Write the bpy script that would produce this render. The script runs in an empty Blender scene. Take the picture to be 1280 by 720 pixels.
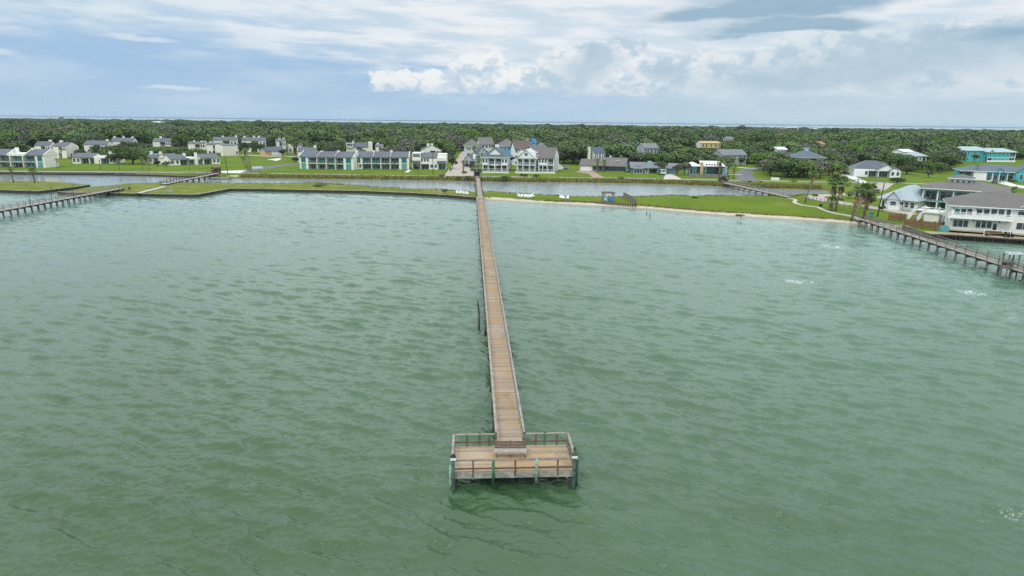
import bpy, math, random
import numpy as np
from mathutils import Vector, Matrix
random.seed(7); rng = np.random.default_rng(7)
S = bpy.context.scene
COL = S.collection
# ------------------------------------------------------------ camera
CAM_H = 22.0; FPX = 853.0
PITCH = math.atan(209.5 / FPX); ROLL = 0.0118
_f = np.array([0, math.cos(PITCH), -math.sin(PITCH)])
_u0 = np.array([0, math.sin(PITCH), math.cos(PITCH)]); _r0 = np.array([1., 0, 0])
_R = math.cos(ROLL) * _r0 + math.sin(ROLL) * _u0
_U = -math.sin(ROLL) * _r0 + math.cos(ROLL) * _u0
cam = bpy.data.cameras.new('camera'); cam.sensor_width = 36; cam.lens = 36 * FPX / 1280
cam.clip_start = 0.5; cam.clip_end = 40000
co = bpy.data.objects.new('camera', cam); COL.objects.link(co)
_M = Matrix(((_R[0], _U[0], -_f[0], 0), (_R[1], _U[1], -_f[1], 0), (_R[2], _U[2], -_f[2], CAM_H), (0, 0, 0, 1)))
co.matrix_world = _M
S.camera = co
# ------------------------------------------------------------ exposure
S.view_settings.view_transform = 'Standard'; S.view_settings.look = 'None'
S.view_settings.exposure = 0.0; S.view_settings.gamma = 1.0; S.view_settings.use_curve_mapping = False
S.render.engine = 'CYCLES'
S.cycles.max_bounces = 5; S.cycles.diffuse_bounces = 2; S.cycles.glossy_bounces = 3
S.cycles.volume_bounces = 0
S.cycles.use_denoising = False

# ------------------------------------------------------------ node helper
class NT:
    def __init__(s, tree): s.t = tree; s.n = tree.nodes; s.l = tree.links
    def new(s, kind, **kw):
        nd = s.n.new(kind)
        for k, v in kw.items(): setattr(nd, k, v)
        return nd
    def put(s, sock, v):
        if isinstance(v, bpy.types.NodeSocket): s.l.new(v, sock)
        elif v is not None:
            if hasattr(sock.default_value, '__len__') and not hasattr(v, '__len__'): v = [v] * len(sock.default_value)
            if hasattr(v, '__len__') and len(sock.default_value) == 4 and len(v) == 3: v = (*v, 1)
            sock.default_value = v
    def m(s, op, a, b=None, c=None, clamp=False):
        nd = s.new('ShaderNodeMath', operation=op); nd.use_clamp = clamp
        for i, v in enumerate((a, b, c)):
            if v is not None: s.put(nd.inputs[i], v)
        return nd.outputs[0]
    def ss(s, v, a, b):                                   # smoothstep
        nd = s.new('ShaderNodeMapRange'); nd.interpolation_type = 'SMOOTHSTEP'
        s.put(nd.inputs[0], v); nd.inputs[1].default_value = a; nd.inputs[2].default_value = b
        nd.inputs[3].default_value = 0; nd.inputs[4].default_value = 1
        return nd.outputs[0]
    def mix(s, fac, a, b):
        nd = s.new('ShaderNodeMix'); nd.data_type = 'RGBA'
        s.put(nd.inputs[0], fac); s.put(nd.inputs[6], a); s.put(nd.inputs[7], b)
        return nd.outputs[2]
    def noise(s, vec, scale, detail=4, rough=0.5, dist=0.0):
        nd = s.new('ShaderNodeTexNoise'); s.put(nd.inputs['Vector'], vec)
        nd.inputs['Scale'].default_value = scale; nd.inputs['Detail'].default_value = detail
        nd.inputs['Roughness'].default_value = rough; nd.inputs['Distortion'].default_value = dist
        return nd.outputs['Fac']
    def vec(s, x, y, z=0.0):
        nd = s.new('ShaderNodeCombineXYZ')
        for i, v in enumerate((x, y, z)): s.put(nd.inputs[i], v)
        return nd.outputs[0]
    def sep(s, v):
        nd = s.new('ShaderNodeSeparateXYZ'); s.put(nd.inputs[0], v); return nd.outputs
    def attr(s, name):
        nd = s.new('ShaderNodeAttribute'); nd.attribute_name = name; return nd.outputs['Fac']

# ------------------------------------------------------------ sky and sun
SUN_EL, SUN_AZ = 52.0, 205.0          # compass-like: azimuth from +Y clockwise
W = bpy.data.worlds.new('World'); S.world = W; W.use_nodes = True
N = NT(W.node_tree); N.n.clear()
out = N.new('ShaderNodeOutputWorld')
dirv = N.new('ShaderNodeTexCoord').outputs['Generated']
dx, dy, dz = N.sep(dirv)
D2R = 180 / math.pi
X = N.m('MULTIPLY', N.m('ARCTAN2', dx, dy), D2R)          # azimuth, degrees, right positive
Y = N.m('MULTIPLY', N.m('ARCSINE', dz), D2R)              # elevation, degrees
def saz(px): return math.degrees(math.atan((px - 640) / FPX))
def sel(px, py): return (151 + (px - 640) * 0.0118 - py) * 0.0652
# warped coordinates so that edges are ragged
def warp(sx, sy, scale, ax, ay, detail=5, seed=0.0):
    base = N.vec(N.m('MULTIPLY', X, sx), N.m('MULTIPLY', Y, sy), seed)
    a = N.m('SUBTRACT', N.noise(base, scale, detail, 0.58), 0.5)
    b = N.m('SUBTRACT', N.noise(N.vec(N.m('MULTIPLY', X, sx), N.m('MULTIPLY', Y, sy), seed + 7.3), scale, detail, 0.58), 0.5)
    return N.m('ADD', X, N.m('MULTIPLY', a, ax)), N.m('ADD', Y, N.m('MULTIPLY', b, ay))
def blob(x, y, cx, cy, rx, ry, tilt=0.0, p=1.0):
    u = N.m('SUBTRACT', x, cx); v = N.m('SUBTRACT', y, cy)
    if tilt: v = N.m('SUBTRACT', v, N.m('MULTIPLY', u, tilt))
    u = N.m('DIVIDE', u, rx); v = N.m('DIVIDE', v, ry)
    q = N.m('ADD', N.m('MULTIPLY', u, u), N.m('MULTIPLY', v, v))
    e = N.m('EXPONENT', N.m('MULTIPLY', q, -1.0))
    return e if p == 1 else N.m('MULTIPLY', e, p)
def add(*a):
    r = a[0]
    for b in a[1:]: r = N.m('ADD', r, b)
    return r
xs, ys = warp(0.6, 2.6, 0.20, 10, 2.6, 6, 1.0)       # stratus streaks
xc, yc = warp(1.0, 1.5, 0.55, 3.6, 2.4, 7, 4.0)      # cumulus heads
streak = N.noise(N.vec(N.m('ADD', N.m('MULTIPLY', X, 0.30), N.m('MULTIPLY', Y, 0.5)), N.m('MULTIPLY', Y, 1.9), 2.0), 0.55, 7, 0.6)
puff = N.noise(N.vec(X, N.m('MULTIPLY', Y, 1.6), 9.0), 0.62, 8, 0.62)
soft = N.noise(N.vec(N.m('MULTIPLY', X, 0.5), Y, 5.0), 0.28, 4, 0.5)
# blue-grey air below the cloud deck
right = N.ss(X, -8.0, 26.0)
low = N.mix(right, (0.455, 0.635, 0.835), (0.54, 0.69, 0.785))
mid = N.mix(right, (0.385, 0.58, 0.82), (0.53, 0.69, 0.82))
air = N.mix(N.ss(Y, 0.0, 4.0), low, mid)
air = N.mix(N.m('MULTIPLY', N.ss(N.noise(N.vec(N.m('MULTIPLY', X, 0.35), N.m('MULTIPLY', Y, 1.5), 11.0), 0.35, 6, 0.6), 0.42, 0.68), 0.42), air, (0.66, 0.775, 0.875))
# high white sheet
edge = N.m('ADD', N.m('MULTIPLY', N.ss(X, -30.0, 8.0), -2.9), 5.8)     # lower edge of the sheet
sheet = N.ss(N.m('ADD', N.m('SUBTRACT', ys, edge), N.m('MULTIPLY', N.m('SUBTRACT', streak, 0.5), 5.0)), -1.6, 1.8)
sheetcol = N.mix(N.ss(streak, 0.38, 0.62), N.mix(N.ss(X, -30.0, 0.0), (0.56, 0.72, 0.86), (0.66, 0.775, 0.87)), N.mix(N.ss(X, -34.0, -8.0), (0.76, 0.86, 0.92), (0.92, 0.95, 0.965)))
sky = N.mix(N.m('MULTIPLY', sheet, 0.93), air, sheetcol)
# cumulus bank: heads listed by place and size
heads = [(495, 103, 30, 17), (540, 105, 20, 14), (603, 93, 42, 27), (560, 112, 40, 14), (650, 108, 70, 22), (720, 95, 62, 42), (770, 80, 32, 30), (800, 108, 70, 25),
         (850, 95, 60, 26), (930, 100, 70, 32), (1010, 85, 70, 40), (1100, 90, 90, 42), (1200, 92, 90, 42), (1300, 90, 90, 50), (1430, 90, 120, 50), (690, 112, 190, 17)]
bank = None
for (hx, hy, rx, ry) in heads:
    b = blob(xc, yc, saz(hx), sel(hx, hy), rx * 0.0652, ry * 0.0652)
    bank = b if bank is None else N.m('MAXIMUM', bank, b)
bank = N.m('MULTIPLY', bank, N.ss(N.m('ADD', Y, N.m('MULTIPLY', N.m('SUBTRACT', soft, 0.5), 1.2)), 1.2, 2.3))
bankm = N.ss(N.m('ADD', bank, N.m('MULTIPLY', N.m('SUBTRACT', puff, 0.5), 0.45)), 0.34, 0.56)
# broad grey masses inside the bank
shade = add(blob(xc, yc, saz(715), sel(715, 100), 2.2, 1.6), blob(xc, yc, saz(745), sel(745, 75), 1.6, 1.3), blob(xc, yc, saz(960), sel(960, 110), 7.0, 1.3),
            blob(xc, yc, saz(1120), sel(1120, 88), 8.0, 1.5, 0.05), blob(xc, yc, saz(820), sel(820, 95), 1.6, 1.0), blob(xc, yc, saz(1250), sel(1250, 60), 5.0, 1.2))
pz = N.m('ADD', puff, N.m('MULTIPLY', N.m('SUBTRACT', soft, 0.5), 0.5))
far_r = N.ss(X, 6.0, 24.0)
bankcol = N.mix(N.ss(pz, 0.37, 0.57), N.mix(right, (0.56, 0.695, 0.82), (0.52, 0.665, 0.775)), N.mix(far_r, (0.95, 0.965, 0.975), (0.78, 0.85, 0.89)))
bankcol = N.mix(N.m('MULTIPLY', N.m('MINIMUM', shade, 1.0), 0.85), bankcol, (0.45, 0.60, 0.73))
bankop = N.m('MULTIPLY', bankm, N.ss(Y, 1.2, 3.2))
sky = N.mix(N.m('MULTIPLY', bankop, 0.95), sky, bankcol)
# dark streaks top right
dark = add(blob(xs, ys, saz(1030), sel(1030, 8), 11.5, 1.2, 0.06, 1.4), blob(xs, ys, saz(1120), sel(1120, -6), 8.0, 1.0, 0.06, 1.2), blob(xs, ys, saz(925), sel(925, 32), 7.5, 0.5, 0.06, 1.4), blob(xs, ys, saz(965), sel(965, 50), 5.5, 0.35, 0.05, 1.2),
           blob(xs, ys, saz(955), sel(955, 46), 5.0, 0.42, 0.05), blob(xs, ys, saz(1275), sel(1275, 3), 4.0, 0.5), blob(xs, ys, saz(1240), sel(1240, 66), 6.0, 0.7, 0.03))
darkm = N.ss(N.m('ADD', dark, N.m('MULTIPLY', N.m('SUBTRACT', streak, 0.5), 0.9)), 0.25, 1.1)
sky = N.mix(N.m('MULTIPLY', darkm, 0.9), sky, (0.30, 0.47, 0.61))
# small white clouds on the left
small = add(blob(xs, ys, saz(22), sel(22, 86), 2.6, 0.42), blob(xs, ys, saz(222), sel(222, 115), 2.6, 0.32, -0.02), blob(xs, ys, saz(500), sel(500, 47), 2.4, 0.6), blob(xs, ys, saz(190), sel(190, 66), 3.5, 0.25))
smallm = N.ss(N.m('ADD', small, N.m('MULTIPLY', N.m('SUBTRACT', puff, 0.5), 0.8)), 0.4, 0.95)
sky = N.mix(N.m('MULTIPLY', smallm, 0.6), sky, (0.80, 0.88, 0.94))
# pale band on the horizon
sky = N.mix(N.m('MULTIPLY', N.m('SUBTRACT', 1.0, N.ss(Y, 0.0, 1.3)), 0.35), sky, N.mix(right, (0.46, 0.66, 0.86), (0.58, 0.74, 0.84)))
# overcast deck overhead, out of the picture but lighting and mirrored in the water
deck = N.mix(N.ss(N.noise(N.vec(dx, dy, dz), 2.6, 5, 0.55), 0.38, 0.64), (0.96, 1.13, 1.20), (1.48, 1.62, 1.66))
deck = N.mix(N.ss(Y, 25.0, 80.0), deck, (1.75, 1.78, 1.80))
sky = N.mix(N.ss(Y, 9.0, 16.0), sky, deck)
nish = N.new('ShaderNodeTexSky'); nish.sky_type = 'NISHITA'; nish.sun_disc = False
nish.sun_elevation = math.radians(SUN_EL); nish.sun_rotation = math.radians(SUN_AZ)
bg1 = N.new('ShaderNodeBackground'); N.l.new(nish.outputs[0], bg1.inputs[0]); bg1.inputs[1].default_value = 0.06
bg2 = N.new('ShaderNodeBackground'); N.put(bg2.inputs[0], sky); bg2.inputs[1].default_value = 1.0
ms = N.new('ShaderNodeMixShader'); ms.inputs[0].default_value = 0.90
N.l.new(bg1.outputs[0], ms.inputs[1]); N.l.new(bg2.outputs[0], ms.inputs[2]); N.l.new(ms.outputs[0], out.inputs[0])
W.cycles.sampling_method = 'MANUAL'; W.cycles.sample_map_resolution = 1024
sun = bpy.data.lights.new('sun', 'SUN'); sun.energy = 1.2; sun.angle = math.radians(12); sun.color = (1.0, 0.96, 0.9)
so = bpy.data.objects.new('sun', sun); COL.objects.link(so)
_az, _el = math.radians(SUN_AZ), math.radians(SUN_EL)
so.rotation_euler = Vector((math.sin(_az) * math.cos(_el), math.cos(_az) * math.cos(_el), math.sin(_el))).to_track_quat('Z', 'Y').to_euler()

# ------------------------------------------------------------ picking points on the ground
def P(x, y, z=0.0):
    """world point seen at photo pixel (x, y) (1280 x 720) on the level plane z"""
    d = _f + _R * (x - 640) / FPX + _U * (360 - y) / FPX
    t = (z - CAM_H) / d[2]
    return np.array([d[0] * t, d[1] * t, z])
def proj(p):
    v = np.asarray(p, float) - np.array([0, 0, CAM_H])
    c = v @ _f
    return 640 + FPX * (v @ _R) / c, 360 - FPX * (v @ _U) / c
def z_at(p, y):
    """height above (p.x, p.y) that is seen at photo row y"""
    lo, hi = -5.0, 80.0
    for _ in range(40):
        m = (lo + hi) / 2
        if proj((p[0], p[1], m))[1] > y: lo = m
        else: hi = m
    return lo

# ------------------------------------------------------------ mesh builder and object helpers
class MB:
    def __init__(s): s.v = []; s.f = []; s.mi = []; s.k = 0
    def add(s, vs, fs, mi=None):
        b = len(s.v); s.v += [tuple(map(float, p)) for p in vs]
        for f in fs: s.f.append(tuple(b + i for i in f)); s.mi.append(s.k if mi is None else mi)
        return s
    def box(s, x0, x1, y0, y1, z0, z1):
        return s.add([(x0, y0, z0), (x1, y0, z0), (x1, y1, z0), (x0, y1, z0), (x0, y0, z1), (x1, y0, z1), (x1, y1, z1), (x0, y1, z1)],
                     [(3, 2, 1, 0), (4, 5, 6, 7), (0, 1, 5, 4), (1, 2, 6, 5), (2, 3, 7, 6), (3, 0, 4, 7)])
    def pbox(s, O, Ux, Nn, u0, u1, z0, z1, n0, n1):
        """box on a wall plane: u along, z up, n outward"""
        O = np.array(O, float); Ux = np.array(Ux, float); Nn = np.array(Nn, float); Z = np.array([0, 0, 1.])
        c = lambda u, z, n: O + Ux * u + Nn * n + Z * z
        return s.add([c(u0, z0, n1), c(u1, z0, n1), c(u1, z0, n0), c(u0, z0, n0), c(u0, z1, n1), c(u1, z1, n1), c(u1, z1, n0), c(u0, z1, n0)],
                     [(3, 2, 1, 0), (4, 5, 6, 7), (0, 1, 5, 4), (1, 2, 6, 5), (2, 3, 7, 6), (3, 0, 4, 7)])
    def bar(s, a, b, w, h=None):
        """square bar between two points"""
        h = w if h is None else h
        a = Vector(a); b = Vector(b); d = (b - a).normalized()
        up = Vector((0, 0, 1)) if abs(d.z) < 0.95 else Vector((0, 1, 0))
        sd = d.cross(up).normalized(); up = sd.cross(d).normalized()
        vs = []
        for p in (a, b):
            for i, j in ((-1, -1), (1, -1), (1, 1), (-1, 1)): vs.append(p + sd * (i * w / 2) + up * (j * h / 2))
        return s.add(vs, [(3, 2, 1, 0), (4, 5, 6, 7), (0, 1, 5, 4), (1, 2, 6, 5), (2, 3, 7, 6), (3, 0, 4, 7)])
    def tube(s, pts, rs, n=7, cap=True):
        pts = [Vector(p) for p in pts]; b = []
        for i, p in enumerate(pts):
            d = (pts[min(i + 1, len(pts) - 1)] - pts[max(i - 1, 0)]).normalized()
            up = Vector((0, 1, 0)) if abs(d.y) < 0.9 else Vector((1, 0, 0))
            a = d.cross(up).normalized(); c = d.cross(a).normalized()
            for k in range(n):
                t = 2 * math.pi * k / n
                b.append(p + (a * math.cos(t) + c * math.sin(t)) * rs[i])
        fs = []
        for i in range(len(pts) - 1):
            for k in range(n):
                fs.append((i * n + k, i * n + (k + 1) % n, (i + 1) * n + (k + 1) % n, (i + 1) * n + k))
        if cap: fs.append(tuple(reversed(range(n)))); fs.append(tuple(range((len(pts) - 1) * n, len(pts) * n)))
        return s.add(b, fs)
    def prism(s, prof, axis, a0, a1):
        """profile in (across, z), extruded along 'x' or 'y'"""
        n = len(prof)
        mk = (lambda a, c, z: (a, c, z)) if axis == 'x' else (lambda a, c, z: (c, a, z))
        vs = [mk(a0, c, z) for c, z in prof] + [mk(a1, c, z) for c, z in prof]
        fs = [tuple(range(n)), tuple(reversed(range(n, 2 * n)))] + [(i, n + i, n + (i + 1) % n, (i + 1) % n) for i in range(n)]
        return s.add(vs, fs)
    def build(s, name, mats, parent=None, smooth=False, attrs=None):
        me = bpy.data.meshes.new(name); me.from_pydata(s.v, [], s.f)
        if not isinstance(mats, (list, tuple)): mats = [mats]
        for m in mats: me.materials.append(m)
        if len(mats) > 1: me.polygons.foreach_set('material_index', s.mi)
        if smooth: me.polygons.foreach_set('use_smooth', [True] * len(me.polygons))
        if attrs:
            for k, vals in attrs.items():
                a = me.attributes.new(k, 'FLOAT', 'POINT'); a.data.foreach_set('value', np.asarray(vals, np.float32))
        me.update()
        o = bpy.data.objects.new(name, me); COL.objects.link(o)
        if parent is not None: o.parent = parent
        return o
def tag(o, label, cat, group=None, kind=None):
    if label: o['label'] = label
    if cat: o['category'] = cat
    if group: o['group'] = group
    if kind: o['kind'] = kind
    return o
def thing(name, label, cat, loc=(0, 0, 0), rz=0.0, group=None):
    o = bpy.data.objects.new(name, None); COL.objects.link(o); o.empty_display_size = 0.5
    o.location = [float(v) for v in loc]; o.rotation_euler = (0, 0, rz)
    return tag(o, label, cat, group)
def copy_thing(o, loc, rz=0.0, scale=None, label=None, group=None):
    c = o.copy(); COL.objects.link(c); c.location = [float(v) for v in loc]; c.rotation_euler = (0, 0, rz)
    if scale is not None: c.scale = scale
    if label: c['label'] = label
    if group: c['group'] = group
    def rec(src, dst):
        for ch in list(src.children):
            d = ch.copy(); COL.objects.link(d); d.parent = dst; rec(ch, d)
    rec(o, c)
    return c
def raw_mesh(name, v, f, mat, attrs=None, smooth=False):
    """big mesh from numpy arrays; f is (n, 3|4)"""
    me = bpy.data.meshes.new(name); v = np.asarray(v, np.float32); f = np.asarray(f, np.int32)
    me.vertices.add(len(v)); me.vertices.foreach_set('co', v.ravel())
    k = f.shape[1]
    me.loops.add(f.size); me.loops.foreach_set('vertex_index', f.ravel())
    me.polygons.add(len(f)); me.polygons.foreach_set('loop_start', np.arange(0, f.size, k, dtype=np.int32))
    me.polygons.foreach_set('loop_total', np.full(len(f), k, np.int32))
    if smooth: me.polygons.foreach_set('use_smooth', np.ones(len(f), bool))
    for kk, vals in (attrs or {}).items():
        a = me.attributes.new(kk, 'FLOAT', 'POINT'); a.data.foreach_set('value', np.asarray(vals, np.float32).ravel())
    me.materials.append(mat); me.update(calc_edges=True); me.validate()
    o = bpy.data.objects.new(name, me); COL.objects.link(o)
    return o

# ------------------------------------------------------------ materials
def mat(name, col, rough=0.7, var=0.12, scale=3.0, bump=0.0, metal=0.0, spec=0.4, col2=None, stretch=None):
    m = bpy.data.materials.new(name); m.use_nodes = True; t = NT(m.node_tree)
    b = t.n['Principled BSDF']
    tc = t.new('ShaderNodeTexCoord').outputs['Object']
    if stretch:
        mp = t.new('ShaderNodeMapping'); t.l.new(tc, mp.inputs[0]); mp.inputs['Scale'].default_value = stretch; tc = mp.outputs[0]
    f = t.noise(tc, scale, 5, 0.6)
    c1 = tuple(v * (1 - var) for v in col); c2 = col2 or tuple(min(1, v * (1 + var)) for v in col)
    t.put(b.inputs['Base Color'], t.mix(t.ss(f, 0.32, 0.68), c1, c2))
    b.inputs['Roughness'].default_value = rough; b.inputs['Metallic'].default_value = metal
    b.inputs['Specular IOR Level'].default_value = spec
    if bump:
        bp = t.new('ShaderNodeBump'); bp.inputs['Strength'].default_value = bump; bp.inputs['Distance'].default_value = 0.05
        t.l.new(f, bp.inputs['Height']); t.l.new(bp.outputs[0], b.inputs['Normal'])
    return m
def roof_mat(name, col, seam=0.0, var=0.15):
    m = bpy.data.materials.new(name); m.use_nodes = True; t = NT(m.node_tree); b = t.n['Principled BSDF']
    tc = t.new('ShaderNodeTexCoord').outputs['Object']
    x, y, z = t.sep(tc)
    a = t.noise(t.vec(t.m('MULTIPLY', x, 1.0), t.m('MULTIPLY', y, 1.0), t.m('MULTIPLY', z, 6.0)), 1.6, 6, 0.7)
    big = t.noise(tc, 0.25, 3, 0.5)
    f = t.m('ADD', t.m('MULTIPLY', a, 0.7), t.m('MULTIPLY', big, 0.3))
    c = t.mix(t.ss(f, 0.35, 0.65), tuple(v * (1 - var) for v in col), tuple(v * (1 + var) for v in col))
    if seam:
        w = t.m('PINGPONG', x, seam / 2); sm = t.ss(w, 0.0, 0.06)
        c = t.mix(t.m('MULTIPLY', t.m('SUBTRACT', 1.0, sm), 0.4), c, tuple(min(1, v * 1.5) for v in col))
    t.put(b.inputs['Base Color'], c); b.inputs['Roughness'].default_value = 0.45 if seam else 0.9
    b.inputs['Specular IOR Level'].default_value = 0.4 if seam else 0.2
    return m
M = dict(
    stucco=mat('cream_stucco', (0.79, 0.765, 0.69), 0.85, 0.07, 0.8),
    white=mat('white_siding', (0.78, 0.815, 0.84), 0.6, 0.05, 1.2),
    warmwhite=mat('warm_white_siding', (0.80, 0.79, 0.74), 0.6, 0.05, 1.0),
    trim=mat('white_trim', (0.83, 0.84, 0.83), 0.5, 0.03),
    slate=roof_mat('slate_blue_metal_roof', (0.078, 0.094, 0.120), 0.5),
    bluegrey=roof_mat('blue_grey_shingle', (0.122, 0.158, 0.195)),
    brown=roof_mat('weathered_brown_shingle', (0.160, 0.150, 0.145)),
    taupe=roof_mat('taupe_shingle', (0.165, 0.156, 0.151)),
    redbrown=roof_mat('red_brown_shingle', (0.135, 0.105, 0.100)),
    greyroof=roof_mat('grey_shingle', (0.19, 0.205, 0.22)),
    metal=roof_mat('silver_metal_roof', (0.31, 0.38, 0.43), 0.45, 0.08),
    aquaroof=roof_mat('pale_aqua_metal_roof', (0.32, 0.44, 0.45), 0.45, 0.08),
    navy=roof_mat('navy_roof', (0.045, 0.065, 0.11), 0.6),
    whitemembrane=mat('white_roof_membrane', (0.72, 0.76, 0.80), 0.6, 0.08, 0.6),
    glass=mat('dark_window_glass', (0.03, 0.055, 0.065), 0.08, 0.3, 0.5, spec=0.8),
    tealglass=mat('teal_tinted_glass', (0.03, 0.15, 0.15), 0.1, 0.3, 0.5, spec=0.7),
    teal=mat('teal_panel', (0.11, 0.33, 0.33), 0.6, 0.12, 0.7),
    paleteal=mat('pale_teal_siding', (0.30, 0.52, 0.52), 0.6, 0.08, 0.7),
    turquoise=mat('turquoise_siding', (0.06, 0.42, 0.49), 0.6, 0.06, 0.7),
    skyblue=mat('sky_blue_siding', (0.12, 0.40, 0.68), 0.6, 0.07, 0.7),
    brightblue=mat('bright_blue_paint', (0.05, 0.38, 0.80), 0.5, 0.05),
    dullblue=mat('dull_blue_siding', (0.12, 0.22, 0.33), 0.7, 0.08, 0.7),
    greysiding=mat('grey_siding', (0.34, 0.37, 0.38), 0.7, 0.08, 0.7),
    palegrey=mat('pale_grey_siding', (0.60, 0.63, 0.63), 0.65, 0.06, 0.7),
    yellow=mat('yellow_siding', (0.66, 0.50, 0.20), 0.7, 0.08, 0.7),
    tan=mat('tan_brick', (0.55, 0.38, 0.20), 0.85, 0.15, 1.0),
    orange=roof_mat('orange_tile', (0.40, 0.20, 0.12)),
    pink=mat('pink_stucco', (0.50, 0.36, 0.34), 0.8, 0.1, 0.5),
    darkframe=mat('dark_bronze_frame', (0.03, 0.035, 0.035), 0.5, 0.2),
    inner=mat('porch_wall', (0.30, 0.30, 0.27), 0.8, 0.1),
    wood=mat('weathered_timber', (0.205, 0.175, 0.155), 0.85, 0.3, 3.0, 0.3),
    darkwood=mat('dark_wet_timber', (0.045, 0.038, 0.032), 0.7, 0.4, 3.0, 0.3),
    brownfence=mat('brown_cedar_fence', (0.21, 0.115, 0.065), 0.85, 0.25, 2.0),
    greypile=mat('grey_piling', (0.135, 0.12, 0.105), 0.85, 0.35, 3.0, 0.3),
    greenpile=mat('green_stained_piling', (0.055, 0.10, 0.075), 0.75, 0.45, 4.0, 0.4),
    palegreen=mat('faded_green_piling', (0.22, 0.34, 0.27), 0.8, 0.35, 3.0, 0.3),
    concrete=mat('pale_concrete', (0.50, 0.47, 0.42), 0.9, 0.12, 0.6),
    white_concrete=mat('bleached_concrete', (0.66, 0.65, 0.62), 0.9, 0.08, 0.6),
    asphalt=mat('grey_asphalt', (0.13, 0.14, 0.15), 0.9, 0.2, 0.5),
    roadgrey=mat('sun_bleached_road', (0.27, 0.275, 0.26), 0.9, 0.15, 0.3),
    brick=mat('pink_brick_paving', (0.33, 0.235, 0.195), 0.9, 0.2, 2.0),
    pavers=mat('beige_grey_pavers', (0.40, 0.35, 0.31), 0.9, 0.15, 0.7),
    bark=mat('grey_oak_bark', (0.12, 0.10, 0.085), 0.9, 0.3, 3.0),
    palmbark=mat('palm_trunk', (0.16, 0.13, 0.105), 0.9, 0.35, 4.0),
    poleblack=mat('dark_pole', (0.035, 0.035, 0.037), 0.8, 0.3),
    chair=mat('white_chair_plastic', (0.84, 0.84, 0.82), 0.5, 0.03),
    bluecloth=mat('bright_blue_canvas', (0.03, 0.25, 0.66), 0.7, 0.1),
    purple=mat('dark_purple_paint', (0.055, 0.05, 0.11), 0.6, 0.2),
    carblue=mat('blue_car_paint', (0.03, 0.16, 0.40), 0.3, 0.05, spec=0.6),
    carteal=mat('pale_aqua_car_paint', (0.42, 0.60, 0.62), 0.3, 0.05, spec=0.6),
    carwhite=mat('white_car_paint', (0.80, 0.81, 0.82), 0.3, 0.04, spec=0.6),
    carblack=mat('black_car_paint', (0.02, 0.02, 0.022), 0.3, 0.2, spec=0.6),
    tyre=mat('rubber', (0.02, 0.02, 0.02), 0.9, 0.2),
    stone=mat('grey_rock', (0.22, 0.21, 0.19), 0.95, 0.3, 1.5, 0.5),
    rust=mat('rust_brown', (0.22, 0.10, 0.06), 0.8, 0.3, 1.0),
    signwhite=mat('white_sign', (0.80, 0.82, 0.84), 0.5, 0.04),
)
# ============================================================ SETTING: land
def pix(pts, z=0.0): return [tuple(P(x, y, z)[:2]) for x, y in pts]
# waterline polygons, each vertex with the edge type that FOLLOWS it: b bank, w timber bulkhead, s sand
bank = pix([(-40, 217.2), (0, 217.8), (100, 218.6), (180, 219.8), (250, 222.2), (300, 222.6), (380, 223.6), (470, 224.6), (560, 226), (600, 226.9), (640, 227.6), (740, 228.3),
            (800, 229.6), (860, 231.2), (920, 234), (960, 235.4), (1000, 236.4), (1026, 237.4), (1035, 239.5), (1030, 243.0), (1004, 245.2), (985, 247.8), (960, 247.4),
            (900, 247), (862, 247.6), (838, 246.5), (800, 248.2), (760, 248.6), (710, 247.8), (660, 244.8), (605, 241.6)])
stripB_far = pix([(590, 242.6), (555, 239.4), (520, 239.0), (470, 236), (430, 233.2), (400, 231), (360, 231.3), (300, 231.4), (250, 230.8), (200, 230.6), (150, 232.2), (100, 237), (72, 242.2)])
stripB_near = pix([(73, 243.4), (105, 244.2), (146, 244.8), (200, 246), (246, 246.6), (287, 238.9), (330, 239.3), (380, 240.4), (460, 242), (520, 244.6), (560, 247), (594, 250)])
sand = pix([(606, 250), (640, 252.2), (680, 254.7), (720, 256.8), (760, 258.6), (800, 261), (840, 264.6), (880, 268.2), (940, 272.2), (1000, 276), (1050, 279.4), (1080, 282.4), (1106, 285)])
dockline = pix([(1128, 286.5)]) + pix([(1160, 291.4), (1200, 293.6), (1240, 296.2), (1280, 298.8), (1420, 308)], 1.0)
poly = []; typ = []
def ext(pts, t):
    for p in pts: poly.append(p); typ.append(t)
ext([(-3000, bank[0][1])], 'b'); ext(bank, 'b'); ext(stripB_far, 'b'); ext(stripB_near, 'w'); ext(sand, 's'); ext(dockline, 'w')
ext([(3000, dockline[-1][1] - 40), (3000, 6000), (-3000, 6000)], 'b')
typ[-4] = 'w'
islA = pix([(-120, 228.2), (0, 228.6), (60, 229), (98, 230.8), (113, 232.6)]); islA_n = pix([(112, 233.8), (100, 235.8), (72, 239.4), (48, 242.2), (28, 241.7), (0, 240.6), (-120, 238)])
polyA = islA + islA_n; typA = ['b'] * len(islA) + ['w'] * len(islA_n); typA[len(islA) - 1] = 'w'; typA[-1] = 'b'
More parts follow.
